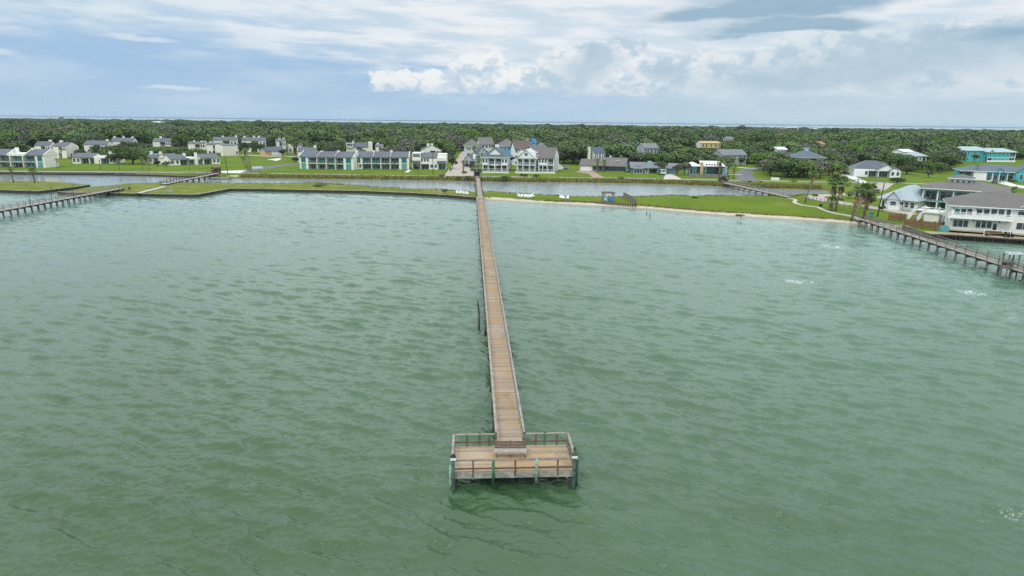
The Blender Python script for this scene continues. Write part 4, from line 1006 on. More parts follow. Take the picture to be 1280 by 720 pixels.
# ---- white cluster behind, left
def villa2(label, xl, yl, xr, yr, top, roofm='slate', D=9, spec1=None, spec2=None, ridge=1.8, chim=(), gable_axis='x', wall='stucco', name='townhouse', cat='townhouse', vis=None, ov=.2, **k):
    h = House(name, label, cat, px(xl, yl), px(xr, yr), D, wall=wall, vis=vis, group=k.get('group'))
    zt = h.zy(h.W / 2, D * .5 if gable_axis == 'x' else 0, top); eave = max(2.4, zt - ridge)
    two = eave > 4.2; f = eave / 2 if two else eave
    h.bays(0, f, spec1 or [(1, 'win1'), (.8, 'open'), (1, 'solid')], rec=1.5, backm='inner', fins=True)
    if two: h.bays(f, f, spec2 or [(1.1, 'solid'), (.9, 'open'), (.8, 'win2')], rec=1.5, upper=True, backm='inner', fins=True)
    h.gable(roofm, 0, h.W, 0, D, eave, ridge, axis=gable_axis, end_ov=.05, ov=ov)
    for (x, z) in chim: h.chimney(x * h.W, D * .5, zt + z, 1.2, 1.1, eave)
    h.window(D * .35, f * .3, 1.0, 1.2, 'R'); h.window(D * .35, f * .3, 1.0, 1.2, 'L')
    return h.finish()
CL = 'white stucco villas among the oaks on the left'
villa2('white two storey villa with a balcony stack and broad gable behind the leftmost row', 68, 197.5, 84, 197.8, 178, chim=[(.2, .9)], group=CL, vis=196)
villa2('white villa with a slate roof and chimney seen above the leftmost row', 45, 197.5, 64, 197.5, 177, chim=[(.85, .8)], group=CL, vis=187)
def low_villa(label, A, B, spec, roofs, chim, D=9, eave=2.75, ridge=1.6, vis=None):
    h = House('villa', label, 'villa', A, B, D, wall='stucco', group=CL, vis=vis)
    h.bays(0, eave, spec, rec=1.6, fins=True, backm='inner', glass='glass')
    for a, b, k in roofs:
        a *= h.W; b *= h.W
        if k == 'g': h.gable('slate', a, b, 0, D, eave, ridge, ridge=.55, end_ov=.1, ov=.3)
        elif k == 'y': h.gable('slate', a, b, -.4, D, eave, ridge, axis='y', end_ov=.1, ov=.3)
        else: h.wall(a, b, .1, D, eave + .001, eave + .4); h.flat('whitemembrane', a, b, .4, D, eave + .4, th=.05)
    for x, z in chim: h.chimney(x * h.W, D * .4, eave + z, 1.0, 1.0, 1.0)
    return h.finish()
low_villa('low white one storey villa with a slate roof right of the leftmost townhouse row', px(91, 204.6), px(146, 204.8), [(.9, 'win2'), (1, 'open'), (.6, 'opent'), (.7, 'solid'), (1, 'opent'), (.8, 'win2')], [(0, .48, 'g'), (.48, .78, 'f'), (.78, 1, 'g')], [(.8, 2.3)])
low_villa('low white villa with a front gable, left neighbour of the two dark round bushes', px(181, 204.6), px(211, 205.2), [(1, 'win2'), (.7, 'opent'), (1.2, 'solid')], [(0, .55, 'g'), (.55, 1, 'y')], [(.12, 2.6), (.5, 2.4)])
low_villa('long low white villa with a blue shaded porch behind the two round bushes', px(213, 207.0), px(275.5, 204.9), [(1.1, 'win2'), (1, 'open'), (.75, 'opent'), (.3, 'solid'), (.7, 'opent'), (1, 'open'), (.95, 'win2')], [(0, .34, 'g'), (.34, .55, 'f'), (.6, 1.0, 'g')], [(.34, 2.2), (.57, 2.3)])
villa2('white villa with a tall left gable end half hidden by an oak', 107, 198, 136, 198, 176, chim=[(.9, .6)], group=CL, vis=193)
villa2('distant white villa with three small chimneys behind the leaning oaks', 140, 190, 168, 190, 172.5, chim=[(.1, .8), (.5, .9), (.9, .7)], group=CL, vis=181)
villa2('distant white villa with slate roof and one bold white chimney above the oaks', 192, 189, 214, 189, 173, chim=[(.4, 1.2)], group=CL, vis=182)
villa2('white clustered villa with several chimneys behind the round green oak', 236, 192, 257, 192, 177.5, chim=[(.3, .7), (.75, .6), (.95, .5)], ridge=.9, group=CL, vis=187)
villa2('white stepped villa just left of the big blank cream gable wall', 259, 194, 279, 194, 178.5, chim=[(.2, .6), (.6, .5)], ridge=1.0, group=CL, vis=191)
villa2('cream villa showing one big blank wall at the edge of the open lawn', 279, 195, 298.5, 194.4, 180, spec1=[(1, 'solid'), (.25, 'win1')], spec2=[(1, 'solid')], ridge=.5, group=CL)
villa2('far villa with a long slate roof behind the blank cream wall', 267, 189, 297, 189, 171.5, chim=[(.4, .8), (.95, 1.1)], group=CL, vis=178)
villa2('far slate roofed villa with three chimneys above the tall palms', 303, 190, 333, 190, 172.0, chim=[(.1, .8), (.5, 1.0), (.7, .9)], group=CL, vis=182)
villa2('narrow cream two storey villa with twin chimneys behind the blue garage', 345, 192, 357, 192, 174, chim=[(.4, .6), (.85, .6)], group=CL, vis=185, ridge=1.2)
villa2('cream villa with tall wall slots half hidden by dark trees right of the blue garage', 360, 191, 378, 191, 176, ridge=1.0, group=CL, vis=187)
villa2('slate roofed villa rising directly behind the western teal balcony row', 373, 203, 395, 203, 184.5, chim=[(.95, 1.0)], group=CL, vis=192)
h = House('garage', 'blue ended garage with slate roof and tan doors at the top of the lawn', 'garage', px(331.5, 194.6), px(356.5, 193.9), 7, wall='tan', vis=196)
h.bays(0, 2.6, [(.3, 'solid'), (.6, 'garage'), (.15, 'solid')]); h.gable('slate', 0, h.W, 0, 7, 2.6, 2.0, end_ov=.3, wm='paleteal'); h.finish()
def twin():
    h = House('townhouse', 'flat white townhouse with boxed ends in the oaks behind the teal rows', 'townhouse', px(433, 196), px(466, 196), 8, wall='stucco', vis=188, group=CL)
    zt = h.zy(h.W / 2, 0, 178.5); h.wall(0, h.W, 1, 8, 0, zt - 2.2)
    h.bays(zt - 2.4, 2.3, [(1, 'open')], 0, .27 * h.W, fins=True, upper=True, backm='darkframe'); h.wall(.85 * h.W, h.W, 0, 8, 0, zt + .4)
    h.gable('slate', .27 * h.W, .85 * h.W, 1, 8, zt - 2.2, 2.0, end_ov=0); h.window(.5 * h.W, zt - 4, 3, 1.4, off=1); h.chimney(.28 * h.W, 4, zt + .7, 1, 1, 3); h.finish()
twin()
villa2('small white villa with a chimney in the oaks right of the flat boxed one', 470, 196, 480, 196, 180.5, ridge=1.0, chim=[(.3, .8)], group=CL, vis=189)
villa2('white villa with a slate roof and two white chimneys behind the boxy townhouse', 528, 199, 552, 199, 182, gable_axis='y', chim=[(.35, .8), (.55, .8)], ridge=2.4, group=CL, vis=190)

# ---- grand white houses by the pier
BG = 'tall beach houses at the head of the pier'
def hip_house(label, xl, yl, xr, yr, top, roofm, wallm, D=10, ridge=2.6, spec=None, vis=None, name='beach_house', gab=None, shed_x=None):
    h = House(name, label, 'house', px(xl, yl), px(xr, yr), D, wall=wallm, vis=vis, group=BG)
    zt = h.zy(h.W / 2, D * .5, top); eave = max(2.6, zt - ridge); n = 2 if eave > 4.4 else 1
    if eave > 7.4: n = 3
    for i in range(n): h.bays(i * eave / n, eave / n, spec or [(1, 'win2'), (1, 'win1'), (1, 'win2')])
    if gab: h.gable(roofm, 0, h.W, 0, D, eave, ridge, axis=gab, end_ov=.4, ov=.5)
    else: h.hip(roofm, 0, h.W, 0, D, eave, ridge)
    for q in (.25, .6):
        h.window(D * q, 1, 1, 1.3, 'L'); h.window(D * q, 1, 1, 1.3, 'R')
    return h.finish()
def white_house():
    h = House('beach_house', 'white beach house with a blue grey roof and white pediment right of the brick drive', 'house', px(602.5, 213.3), px(634.2, 214.0), 12, wall='white', group=BG)
    W_ = h.W; e = h.zy(W_ / 2, 0, 197.2); zt = h.zy(W_ / 2, 6, 182.5); f = e / 2
    h.bays(0, f, [(1, 'openr'), (1.1, 'openr'), (1.1, 'openr'), (1, 'openr')], rec=2, backm='palegrey', colm='trim')
    h.bays(f, f, [(1, 'win2'), (1.1, 'open'), (1.1, 'open'), (1, 'win2')], rec=2, upper=True, backm='paleteal')
    h.hip('bluegrey', 0, W_, 0, 12, e, zt - e - .2, run=4.8)
    h.gable('bluegrey', .2 * W_, .8 * W_, .6, 8, e + 1.1, zt - e - 1.9, axis='y', ov=.5, end_ov=.4)
    h.col(.5 * W_, .1, 0, e - .01, .3); h.chimney(.52 * W_, 4.5, zt + .5, 1.6, 1.0, e + 2)
    h.wall(.38 * W_, .62 * W_, -.02, 0, f - .5, f - .1, 'white'); h.finish()
white_house()
def balcony_house():
    h = House('beach_house', 'white three bay beach house with two tiers of teal balconies under a tall white gable', 'house', px(645.8, 213.8), px(669, 214.4), 12, wall='white', group=BG)
    W_ = h.W; e = h.zy(W_ / 2, 0, 197.6); f = e / 2; zt = h.zy(W_ / 2, 0, 187)
    for i in range(2): h.bays(i * f, f, [(1, 'opentr'), (1.05, 'openr'), (1, 'opentr')], rec=2.2, upper=i > 0, backm='palegrey')
    h.gable('palegrey', 0, W_, -.2, 12, e, zt - e, axis='y', ov=.5, end_ov=.5)
    h.window(W_ / 2, e + .9, 1.3, 1.3, off=-.19, glass='tealglass')
    h.wall(.42 * W_, .95 * W_, 3, 8, e, zt - 1.2); h.rail(.05 * W_, .95 * W_, zt - 1.2, 3.0, 1.0); h.flat('palegrey', 0, W_, 3, 9, zt - 1.4, th=.18)
    h.finish()
balcony_house()
def brown_roof_house():
    h = House('beach_house', 'white two storey beach house with a brown hipped roof, rightmost of the front row', 'house', px(672.6, 214.2), px(692, 214.8), 11, wall='white', group=BG)
    W_ = h.W; e = h.zy(W_ / 2, 0, 197); f = e / 2; zt = h.zy(W_ / 2, 5, 184.6)
    h.bays(0, f, [(1.2, 'openr'), (.9, 'openr')], rec=2, backm='palegrey'); h.bays(f, f, [(1.2, 'win3'), (.9, 'open')], rec=2, upper=True, backm='palegrey')
    h.gable('brown', 0, W_, 0, 11, e, zt - e, ov=.5, end_ov=.2); h.col(.3 * W_, .12, 0, f); h.finish()
brown_roof_house()
hip_house('pale house with a taupe hipped roof standing along the brick drive', 583.5, 203, 600, 203, 174.2, 'taupe', 'palegrey', 11, 3.4, vis=197)
h = House('garage', 'small blue grey roofed garage with a white window beside the brick drive', 'garage', px(581, 207.6), px(594, 208), 6, wall='greysiding', group=None)
h.bays(0, 3.4, [(.4, 'win1'), (.6, 'solid')]); h.wall(.75 * h.W, .95 * h.W, .5, 2, 3.4, 5.6, 'white'); h.gable('bluegrey', 0, h.W * .75, 0, 6, 3.4, 1.8, axis='y', ov=.4); h.garage(.72 * h.W, 2.4, 2.4, m='darkframe'); h.finish()
hip_house('taupe roofed beach house with white gable trim, topmost roof above the brick drive', 600, 200, 616.5, 200, 172.0, 'taupe', 'palegrey', 12, 3.4, vis=185, gab='x')
hip_house('grey blue gabled house tucked behind the white pediment house', 597, 205, 608, 205, 181.5, 'bluegrey', 'greysiding', 8, 3.0, vis=196, gab='y')
hip_house('sky blue sided house with a taupe roof between the two white front houses', 626.5, 204, 645, 204, 174.2, 'taupe', 'skyblue', 11, 3.2, vis=196)
hip_house('white house with a red brown roof behind the three bay balcony house', 643.5, 207, 666, 207, 176.2, 'redbrown', 'white', 11, 3.4, vis=190, gab='x')
hip_house('navy gabled house front peeping over the three bay balcony house', 655.5, 205.5, 665.5, 205.5, 179.4, 'navy', 'dullblue', 6, 2.8, vis=188, gab='y')
def tower():
    h = House('beach_house', 'bright blue lookout tower top among the brown roofs', 'house', px(663.5, 200), px(670, 200), 5, wall='brightblue', vis=180, group=BG)
    zt = h.zy(h.W / 2, 0, 174.2); h.wall(0, h.W, 0, 5, 0, zt); h.gable('greyroof', -2.6, h.W * .45, 0, 5, zt - 1.2, 1.4, axis='y', infill=False); h.window(h.W * .5, zt - 2.6, 2.0, .7, glass='glass'); h.finish()
tower()
hip_house('grey roofed house with white eaves behind the brown hipped roof, right end of the cluster', 673, 202, 686, 202, 179.4, 'greyroof', 'palegrey', 9, 2.8, vis=187, gab='y')
hip_house('brown roofed wing filling the gap between the balcony house and the brown hipped house', 663.5, 209, 682, 209, 182.2, 'brown', 'greysiding', 9, 3.0, vis=196, gab='x')
h = House('cottage', 'small cream cottage whose dark roof slopes down to the right at the lawn edge', 'cottage', px(692, 211.6), px(704.5, 211.6), 8, wall='yellow')
zl = h.zy(0, 0, 200.2); h.wprism([(0, 0), (h.W, 0), (h.W, zl * .36), (0, zl)], 'y', 0, 8, 'stucco'); MB().prism([(-.3, zl + .1), (h.W + .4, zl * .34), (h.W + .4, zl * .34 + .2), (-.3, zl + .32)], 'y', -.4, 8.4).build('roof', M['brown'], h.t); h.window(h.W * .2, 1.0, .8, 1.0); h.finish()

# ---- ranch houses
def ranch_brown():
    h = House('ranch_house', 'brown roofed ranch house with garage and long dark screened porch behind the brick drive', 'house', px(724.5, 213.2), px(780.5, 215.0), 11, wall='greysiding')
    g = h.ux(740.5); e1 = h.zy(0, 0, 206); zt1 = h.zy(g / 2, 4, 199)
    h.wall(0, g, 0, 9, 0, e1, 'palegrey'); h.garage(g * .52, g * .74, e1 * .82); h.gable('brown', 0, g, 0, 9, e1, zt1 - e1, end_ov=.3, ov=.5, wm='palegrey')
    e2 = h.zy(h.W * .7, 0, 207.2); zt2 = h.zy(h.W * .7, 5, 197.4); x2 = h.ux(753)
    h.bays(0, e2, [(1, 'glass')], g + .01, x2, y0=.6, y1=11, m='palegrey'); h.bays(0, e2, [(1, 'screen'), (1, 'screen'), (1, 'screen'), (1, 'screen')], x2, h.W, y1=11)
    h.gable('taupe', g, h.W, 0, 11, e2, zt2 - e2, end_ov=.5, ov=.5, wm='greysiding')
    for q in (768.6, 772.6):
        x = h.ux(q); MB().box(x - .5, x + .5, 2.6, 3.5, e2 + (zt2 - e2) * .56 + .2, e2 + (zt2 - e2) * .56 + .34).build('skylight', M['signwhite'], h.t)
    h.chimney(h.W * .63, 6.5, zt2 + .7, .9, .9, e2, 'palegrey'); h.finish()
ranch_brown()
def ranch_blue():
    h = House('ranch_house', 'long blue grey ranch house with a small windowed front sunroom', 'house', px(789, 216.5), px(833, 217.2), 10, wall='dullblue')
    e = h.zy(h.W / 2, 0, 210.0); zt = h.zy(h.W / 2, 5, 203.2)
    x2 = h.ux(803.5); h.bays(0, e, [(1, 'solid'), (.6, 'win2'), (.5, 'door'), (1, 'open'), (1, 'win2')], y0=1.6); h.gable('greyroof', 0, h.W, 1.4, 10, e, zt - e, ov=.5, end_ov=.4)
    xs = h.ux(791.5); h.bays(0, e - .1, [(1, 'glass')], xs, x2, y0=-.6, y1=1.7, m='paleteal', glass='glass'); h.hip('bluegrey', xs, x2, -.6, 2.0, e - .1, .9, ov=.4)
    h.chimney(h.W * .55, 5, zt + .5, 1.6, 1.2, e, 'paleteal')
    h.finish()
ranch_blue()
h = House('garage', 'dull blue garage with a grey roof beside the oak and the parked pale car', 'garage', px(833.5, 216.6), px(844.5, 217), 7, wall='dullblue')
e = h.zy(h.W / 2, 0, 210.4); h.wall(0, h.W, 0, 7, 0, e); h.garage(h.W * .55, h.W * .7, e * .8, m='dullblue'); h.gable('greyroof', 0, h.W, 0, 7, e, 1.8, end_ov=.3); h.finish()
def modern():
    h = House('modern_house', 'low modern house with white flat roofs, teal glass and a tan brick chimney', 'house', px(862.5, 217.8), px(909, 218.6), 11, wall='paleteal')
    c0 = h.ux(875); c1 = h.ux(878.8); e = h.zy(h.W / 2, 0, 208.2)
    h.bays(0, e, [(.3, 'screen'), (.5, 'glass'), (.5, 'screen')], 0, c0, glass='tealglass'); h.bays(0, e, [(.35, 'glass'), (.9, 'screen'), (.9, 'screen'), (.6, 'solid')], c1, h.W, glass='tealglass', m='paleteal')
    h.wall(c0 + .01, c1 - .01, -.4, 2.5, 0, h.zy(c0, 0, 203), 'tan')
    h.hip('whitemembrane', 0, c0, 0, 11, e, 1.2, ov=.5); h.shed('whitemembrane', c1 + .1, h.W * .93, -.5, 11, e + .05, e + 1.6)
    for k in range(6): h.chimney(c1 + 1.5 + k * 1.15, 1.2, e + .85, .7, .5, e, 'rust')
    h.finish()
modern()
# ---- roofs among the oaks
TG = 'houses half hidden in the oak woods'
def wood_house(label, xl, xr, top, vis, roofm, wallm, hgt=7.5, D=9, ridge=2.4, axis='x', hip=False, dist=None, base=None, spec=None):
    # the roof top is seen at row `top`; the house is hgt tall
    A = P(xl, top, 1 + hgt); B = P(xr, top, 1 + hgt)
    h = House('house', label, 'house', A, B, D, wall=wallm, vis=vis, group=TG)
    e = hgt - ridge
    n = 2 if e > 4 else 1
    for i in range(n): h.bays(i * e / n, e / n, spec or [(1, 'win2'), (1, 'win1'), (1, 'win2')])
    if hip: h.hip(roofm, 0, h.W, 0, D, e, ridge)
    else: h.gable(roofm, 0, h.W, 0, D, e, ridge, axis=axis, end_ov=.3)
    return h
h = wood_house('white house with a navy solar roof in the oaks behind the brown ranch', 743.5, 757, 184.6, 191.4, 'navy', 'white', 8.5); h.finish()
h = House('chimney_stack', 'lone cream chimney stack rising from the oaks left of the navy solar roof', 'chimney', P(736, 184.5, 9.5), P(738.4, 184.5, 9.5), 1.6, wall='stucco', vis=191); h.wall(0, h.W, 0, 1.6, 0, 8.5); MB().box(-.1, h.W + .1, -.1, 1.7, 8.503, 8.75).build('cap', M['trim'], h.t); h.finish()
h = wood_house('grey two level house deep in the oaks above the blue ranch', 806, 824, 179.6, 188.5, 'greyroof', 'greysiding', 10, 9, 2.2); h.wall(-9, 0, 1, 8, 0, 5.0); h.gable('greyroof', -9, 0, 1, 8, 5, 1.8, end_ov=.2); h.finish()
h = wood_house('pale yellow house with a tan roof in the oaks', 877.5, 901, 177.0, 183.6, 'tan', 'yellow', 8.5, 9, 1.0, hip=False); h.wall(-5, 0, .5, 7, 0, 8.2, 'palegrey'); h.finish()
h = wood_house('long grey roofed house in the oaks above the curving road', 903, 934, 187.4, 194.5, 'greyroof', 'greysiding', 7.5, 10, 2.6); h.finish()
h = wood_house('small white roofed house in the oaks left of the pyramid roof', 972.5, 984.5, 184.2, 188, 'whitemembrane', 'white', 7.5, 7, 1.2); h.finish()
def pyramid():
    A = P(1002, 197.6, 5.4); B = P(1031.5, 197.6, 5.4)
    h = House('house', 'slate blue pyramid roofed house with a small cupola above the thicket', 'house', A, B, 13, wall='greysiding', vis=198, group=TG)
    W_ = h.W; zt = h.zy(W_ / 2, 6.5, 187.6); h.bays(0, 4.4, [(1, 'win2'), (1, 'open'), (1, 'win2')])
    h.hip('bluegrey', 0, W_, 0, 13, 4.4, zt - 4.6, ov=.8, run=W_ / 2 - .2, ridge_axis='x'); c = W_ / 2
    h.wall(c - .8, c + .8, 5.7, 7.3, zt - 1.2, zt + .7, 'palegrey'); h.hip('bluegrey', c - .8, c + .8, 5.7, 7.3, zt + .7, 1.0, ov=.3); h.finish()
pyramid()
h = wood_house('orange tile roofed house peeping from the far oaks', 1025, 1032.5, 177.4, 180.6, 'orange', 'stucco', 8, 8, 1.6); h.finish()
h = wood_house('far long pale grey roof at the edge of the deep woods', 905, 919, 171.2, 174.6, 'greyroof', 'palegrey', 8.5, 12, 1.6); h.finish()
h = wood_house('broad white roof in the woods above the white gabled house', 1130, 1143.5, 187.2, 190, 'whitemembrane', 'white', 7.5, 9, 1.2); h.finish()
h = wood_house('white porch house half hidden in trees left of the turquoise two storey house', 1144, 1159, 190.4, 199.5, 'metal', 'palegrey', 7.5, 9, 2.0, hip=True, spec=[(1, 'open'), (1, 'win1'), (1, 'open')]); h.finish()
h = wood_house('far pink block building near the second bay', 984, 998, 158.9, 162, 'pink', 'pink', 13, 20, 2.0); h.finish()
for xl, xr, yt, l in [(1, 13, 150.8, 'far white roofed block at the upper left edge'), (228, 246, 153.4, 'far long white roofed hall above the white villas'), (197, 207, 152.0, 'far small white hall left of the long one'), (1008, 1024, 160.4, 'far low white hall right of the pink block')]:
    h = wood_house(l, xl, xr, yt, yt + 2.6, 'whitemembrane', 'white', 11, 25, 1.5); h.finish()
# ---- right side houses
def gable_white():
    h = House('house', 'white gabled house with a slate roof and porch above the curved driveway', 'house', px(1067, 220.6), px(1125, 222.4), 13, wall='white')
    e = h.zy(h.W * .8, 0, 213.0); W_ = h.W
    h.bays(0, e, [(.9, 'solid'), (.35, 'win1'), (.9, 'open'), (1.0, 'open'), (.9, 'win2')], rec=2.2, backm='palegrey')
    zt = h.zy(W_ * .45, 6.5, 201.2); h.hip('slate', 0, W_ * .82, 1, 13, e, zt - e, ov=.6, run=5.5)
    zg = h.zy(W_ * .8, 0, 205.0); h.gable('slate', W_ * .47, W_ * .92, .4, 10, e + .1, zg - e - .3, axis='y', ov=.5, end_ov=.5)
    h.gable('slate', W_ * .76, W_, 0, 9, e, h.zy(W_ * .88, 0, 209.5) - e, axis='y', ov=.4, end_ov=.3)
    h.finish()
gable_white()
def teal_two():
    h = House('house', 'large turquoise two storey house with white porches on the rise at upper right', 'house', px(1202, 202.4), px(1268, 202.6), 13, wall='turquoise', vis=203)
    W_ = h.W; xm = h.ux(1234); e = h.zy(W_ * .7, 0, 190.3); f = e * .48
    h.bays(0, f, [(1, 'win2'), (1, 'win2')], 0, xm, y0=3); h.bays(f, e + .7 - f, [(1, 'win2'), (1, 'win2')], 0, xm, y0=3, m='white')
    h.bays(0, f, [(.6, 'open'), (1, 'solid'), (1, 'solid'), (.7, 'openr')], xm, W_, rec=2.0, backm='turquoise'); h.bays(f, e - f, [(.6, 'win1'), (1, 'win2'), (1, 'win2'), (.7, 'open')], xm, W_, rec=2, upper=True, backm='turquoise')
    h.wall(xm, W_ + .3, -.3, -.02, 0, 1.0, 'trim'); h.wall(xm, W_ + .3, -.12, -.02, f - .4, f - .1, 'trim')
    zt = h.zy(W_ * .3, 6, 183.2); h.hip('aquaroof', 0, xm + 4, 3, 13, e + .7, zt - e - .9, ov=.7); zt = h.zy(W_ * .75, 5, 185.2); h.hip('aquaroof', xm, W_, 0, 13, e, zt - e - .2, ov=.8, run=4.0)
    h.gable('aquaroof', xm + .5, xm + 3.5, -.5, 6, e, 1.4, axis='y', ov=.3); h.finish()
teal_two()
def teal_ranch():
    h = House('ranch_house', 'turquoise ranch house with a white garage door at the right edge', 'house', px(1200, 224.6), px(1296, 228.2), 15, wall='turquoise')
    W_ = h.W; x1 = h.ux(1217); x2 = h.ux(1232.5); e = h.zy(x2, 0, 214.6)
    h.bays(0, e, [(1, 'win2')], 0, x1, y0=6); h.wall(x1 - .05, x2, 0, 14, 0, e, 'white'); h.garage((x1 + x2) / 2, (x2 - x1) * .88, e * .85)
    h.bays(0, e, [(1, 'open'), (1, 'open'), (1.2, 'open'), (1, 'open')], x2, h.ux(1268), rec=2, backm='turquoise'); h.bays(0, e, [(1, 'win2')], h.ux(1268), W_, y0=-1.5)
    zt = h.zy(W_ * .5, 7, 206.2); h.hip('bluegrey', 0, W_, 0, 15, e, zt - e - .2, ov=.7, run=9)
    xg = h.ux(1274); h.gable('bluegrey', h.ux(1268), W_, -1.5, 8, e, 2.6, axis='y', ov=.5); h.gable('bluegrey', h.ux(1245), h.ux(1254), -.6, 6, e, 1.4, axis='y', ov=.3)
    h.finish()
teal_ranch()
def metal_house():
    h = House('house', 'silver metal hip roofed house with pale walls behind the leaning palms', 'house', px(1100, 259.5), px(1143, 264.0), 13, wall='palegrey')
    W_ = h.W; e = h.zy(W_ * .3, 0, 248.6); zt = h.zy(W_ * .5, 6, 231.2)
    h.bays(0, e, [(.5, 'door'), (.8, 'win2'), (.8, 'glass'), (1, 'win2')], glass='glass'); h.hip('metal', 0, W_, 0, 13, e, min(3.6, zt - e - .2), ov=.8, run=5.2)
    h.gable('metal', W_ * .2, W_ * .62, -1.0, 7, e + .01, 1.9, axis='y', ov=.5, infill=True); h.wall(W_ * .22, W_ * .6, -.8, .0, 0, e, 'palegrey'); h.window(W_ * .41, .8, 1.4, 1.2, off=-.8)
    h.finish()
metal_house()
def porch_house():
    h = House('house', 'two storey house with open teal porches, brown grey roof and a small windowed cupola', 'house', px(1150, 262.6), px(1252, 270.0), 15, wall='paleteal', vis=262)
    W_ = h.W; e = h.zy(0, 0, 235.4); f = h.zy(0, 0, 249.6); x1 = h.ux(1201)
    h.bays(0, f, [(1, 'open'), (1, 'open'), (1, 'open'), (1, 'solid'), (1, 'solid')], rec=2.6, backm='paleteal')
    h.bays(f, e - f, [(1, 'open'), (1, 'open'), (1.05, 'opent'), (1.2, 'open'), (.9, 'win2')], rec=2.6, upper=True, backm='paleteal', railm='darkframe')
    h.hip('taupe', 0, W_, 0, 15, e, 1.9, ov=.9, run=8)
    cx0, cx1 = h.ux(1186.5, 8, 5.5), h.ux(1215, 8, 5.5); zb = e + .6
    zc = h.zy(cx0, 5.5, 223.0)
    h.wall(cx0, cx1, 5.5, 10, zb, zc, 'paleteal'); n = 4
    for k in range(n): h.window(cx0 + (cx1 - cx0) * (k + .5) / n, zc - 1.35, (cx1 - cx0) / n * .6, 1.0, off=5.5, glass='glass' if k % 2 else 'tealglass')
    h.hip('taupe', cx0, cx1, 5.5, 10, zc, .9, ov=.5); h.finish()
porch_house()
def white_villa():
    A = P(1185.5, 287.8, 1.1); B0 = P(1280, 294.4, 1.1); B = A + (B0 - A) * 1.55
    h = House('waterfront_house', 'large white two storey waterfront house with a dark brown roof and long white balcony', 'house', A, B, 13, z0=1.1, wall='warmwhite')
    W_ = h.W; e = h.zy(0, 0, 257.2); f = h.zy(h.ux(1230, 4), -1.4, 273.4)
    h.wall(0, W_, 0, 13, 0, e); h.wall(-.02, W_, -.04, -.002, 0, .35, 'concrete')
    zt = h.zy(h.ux(1240, 7, 6.5), 6.5, 239.8); h.hip('brown', 0, W_, 0, 13, e, zt - e - .2, ov=.75, run=6.2)
    def grp(pxs, yb, yt, w, fl):
        for p in pxs:
            x = h.ux(p, 1.1 + (1.2 if fl == 0 else 4.2)); z0_ = h.zy(x, 0, yb); z1_ = h.zy(x, 0, yt)
            h.window(x, z0_, w, z1_ - z0_, glass='tealglass' if (p in (1196.6,)) else 'glass')
    def line(p, a, b): return a + (p - 1190) * b
    for ps, w in (([1194, 1200.3, 1206.8], .78), ([1222.2, 1229.2, 1236], .78), ([1273.6, 1281.5, 1289], .95)):
        for p in ps:
            x = h.ux(p, 2.4); yb = 283.4 + (p - 1199) * .045; h.window(x, h.zy(x, 0, yb), w, h.zy(x, 0, yb - 8.2) - h.zy(x, 0, yb), glass='glass', mull=False)
    for ps, w in (([1196.6, 1204.2, 1212], .92), ([1224.2, 1233, 1242.3, 1251.5], .95)):
        for p in ps:
            x = h.ux(p, 5); yb = 267.8 + (p - 1200) * .02; h.window(x, h.zy(x, 0, yb), w, h.zy(x, 0, yb - 6.9) - h.zy(x, 0, yb), glass='tealglass' if p == 1196.6 else 'glass', mull=(p in (1212,)))
    h.door(h.ux(1243, 2.2), .05, .95, 2.1, glass='glass'); h.door(h.ux(1260.4, 5), f + .2, .95, 2.15, glass='glass')
    # arched window
    xa = h.ux(1279, 5); zb = h.zy(xa, 0, 269.6); mb = MB(); n = 12; r = .95
    mb.pbox((0, 0, 0), (1, 0, 0), (0, -1, 0), xa - r, xa + r, zb, zb + .8, .003, .05); ar = [(xa + r * math.cos(math.pi * k / n), zb + .86 + r * math.sin(math.pi * k / n)) for k in range(n + 1)]
    mb.prism(ar, 'y', -.05, -.003); fr = MB()
    for k in range(n): fr.bar((ar[k][0], -.05, ar[k][1]), (ar[k + 1][0], -.05, ar[k + 1][1]), .12)
    fr.bar((xa - r, -.05, zb), (xa - r, -.05, zb + .86), .12); fr.bar((xa + r, -.05, zb), (xa + r, -.05, zb + .86), .12); fr.bar((xa - r, -.05, zb + .83), (xa + r, -.05, zb + .83), .1); fr.bar((xa - r, -.05, zb), (xa + r, -.05, zb), .12)
    o = fr.build('window', M['trim'], h.t); mb.build('pane', M['glass'], o)
    # balcony
    xb0, xb1 = -.6, h.ux(1266.5, 4, -1.4)
    o = MB().box(xb0, xb1, -1.5, -.05, f - .2, f + .02).build('balcony', M['palegrey'], h.t)
    MB().box(xb0, xb1, -1.56, -1.502, f - .26, f + .08).build('fascia', M['trim'], o)
    h.rail(xb0, xb1, f + .02, -1.45, 1.0, 'trim', .16, .05)
    for k in range(5): x = xb0 + .6 + k * (xb1 - xb0 - 1.2) / 4; h.col(x, -1.45, f + .03, f + 1.12, .14); MB().bar((x, -.06, f - .8), (x, -1.2, f - .22), .1).build('bracket', M['trim'], h.t)
    # left end: small windows, lamps on the front
    h.window(3.5, .9, .7, 1.4, 'L'); h.window(2.2, f + .9, .7, 1.2, 'L'); h.window(8.5, f + .9, .9, 1.2, 'L')
    for p, z in ((1189.5, e - .55), (1218.5, e - .55), (1216, f - .75), (1248.5, f - .8)):
        x = h.ux(p, 3); MB().box(x - .12, x + .12, -.2, -.003, z, z + .22).build('wall_lamp', M['darkframe'], h.t)
    h.finish(); return h
wv = white_villa()
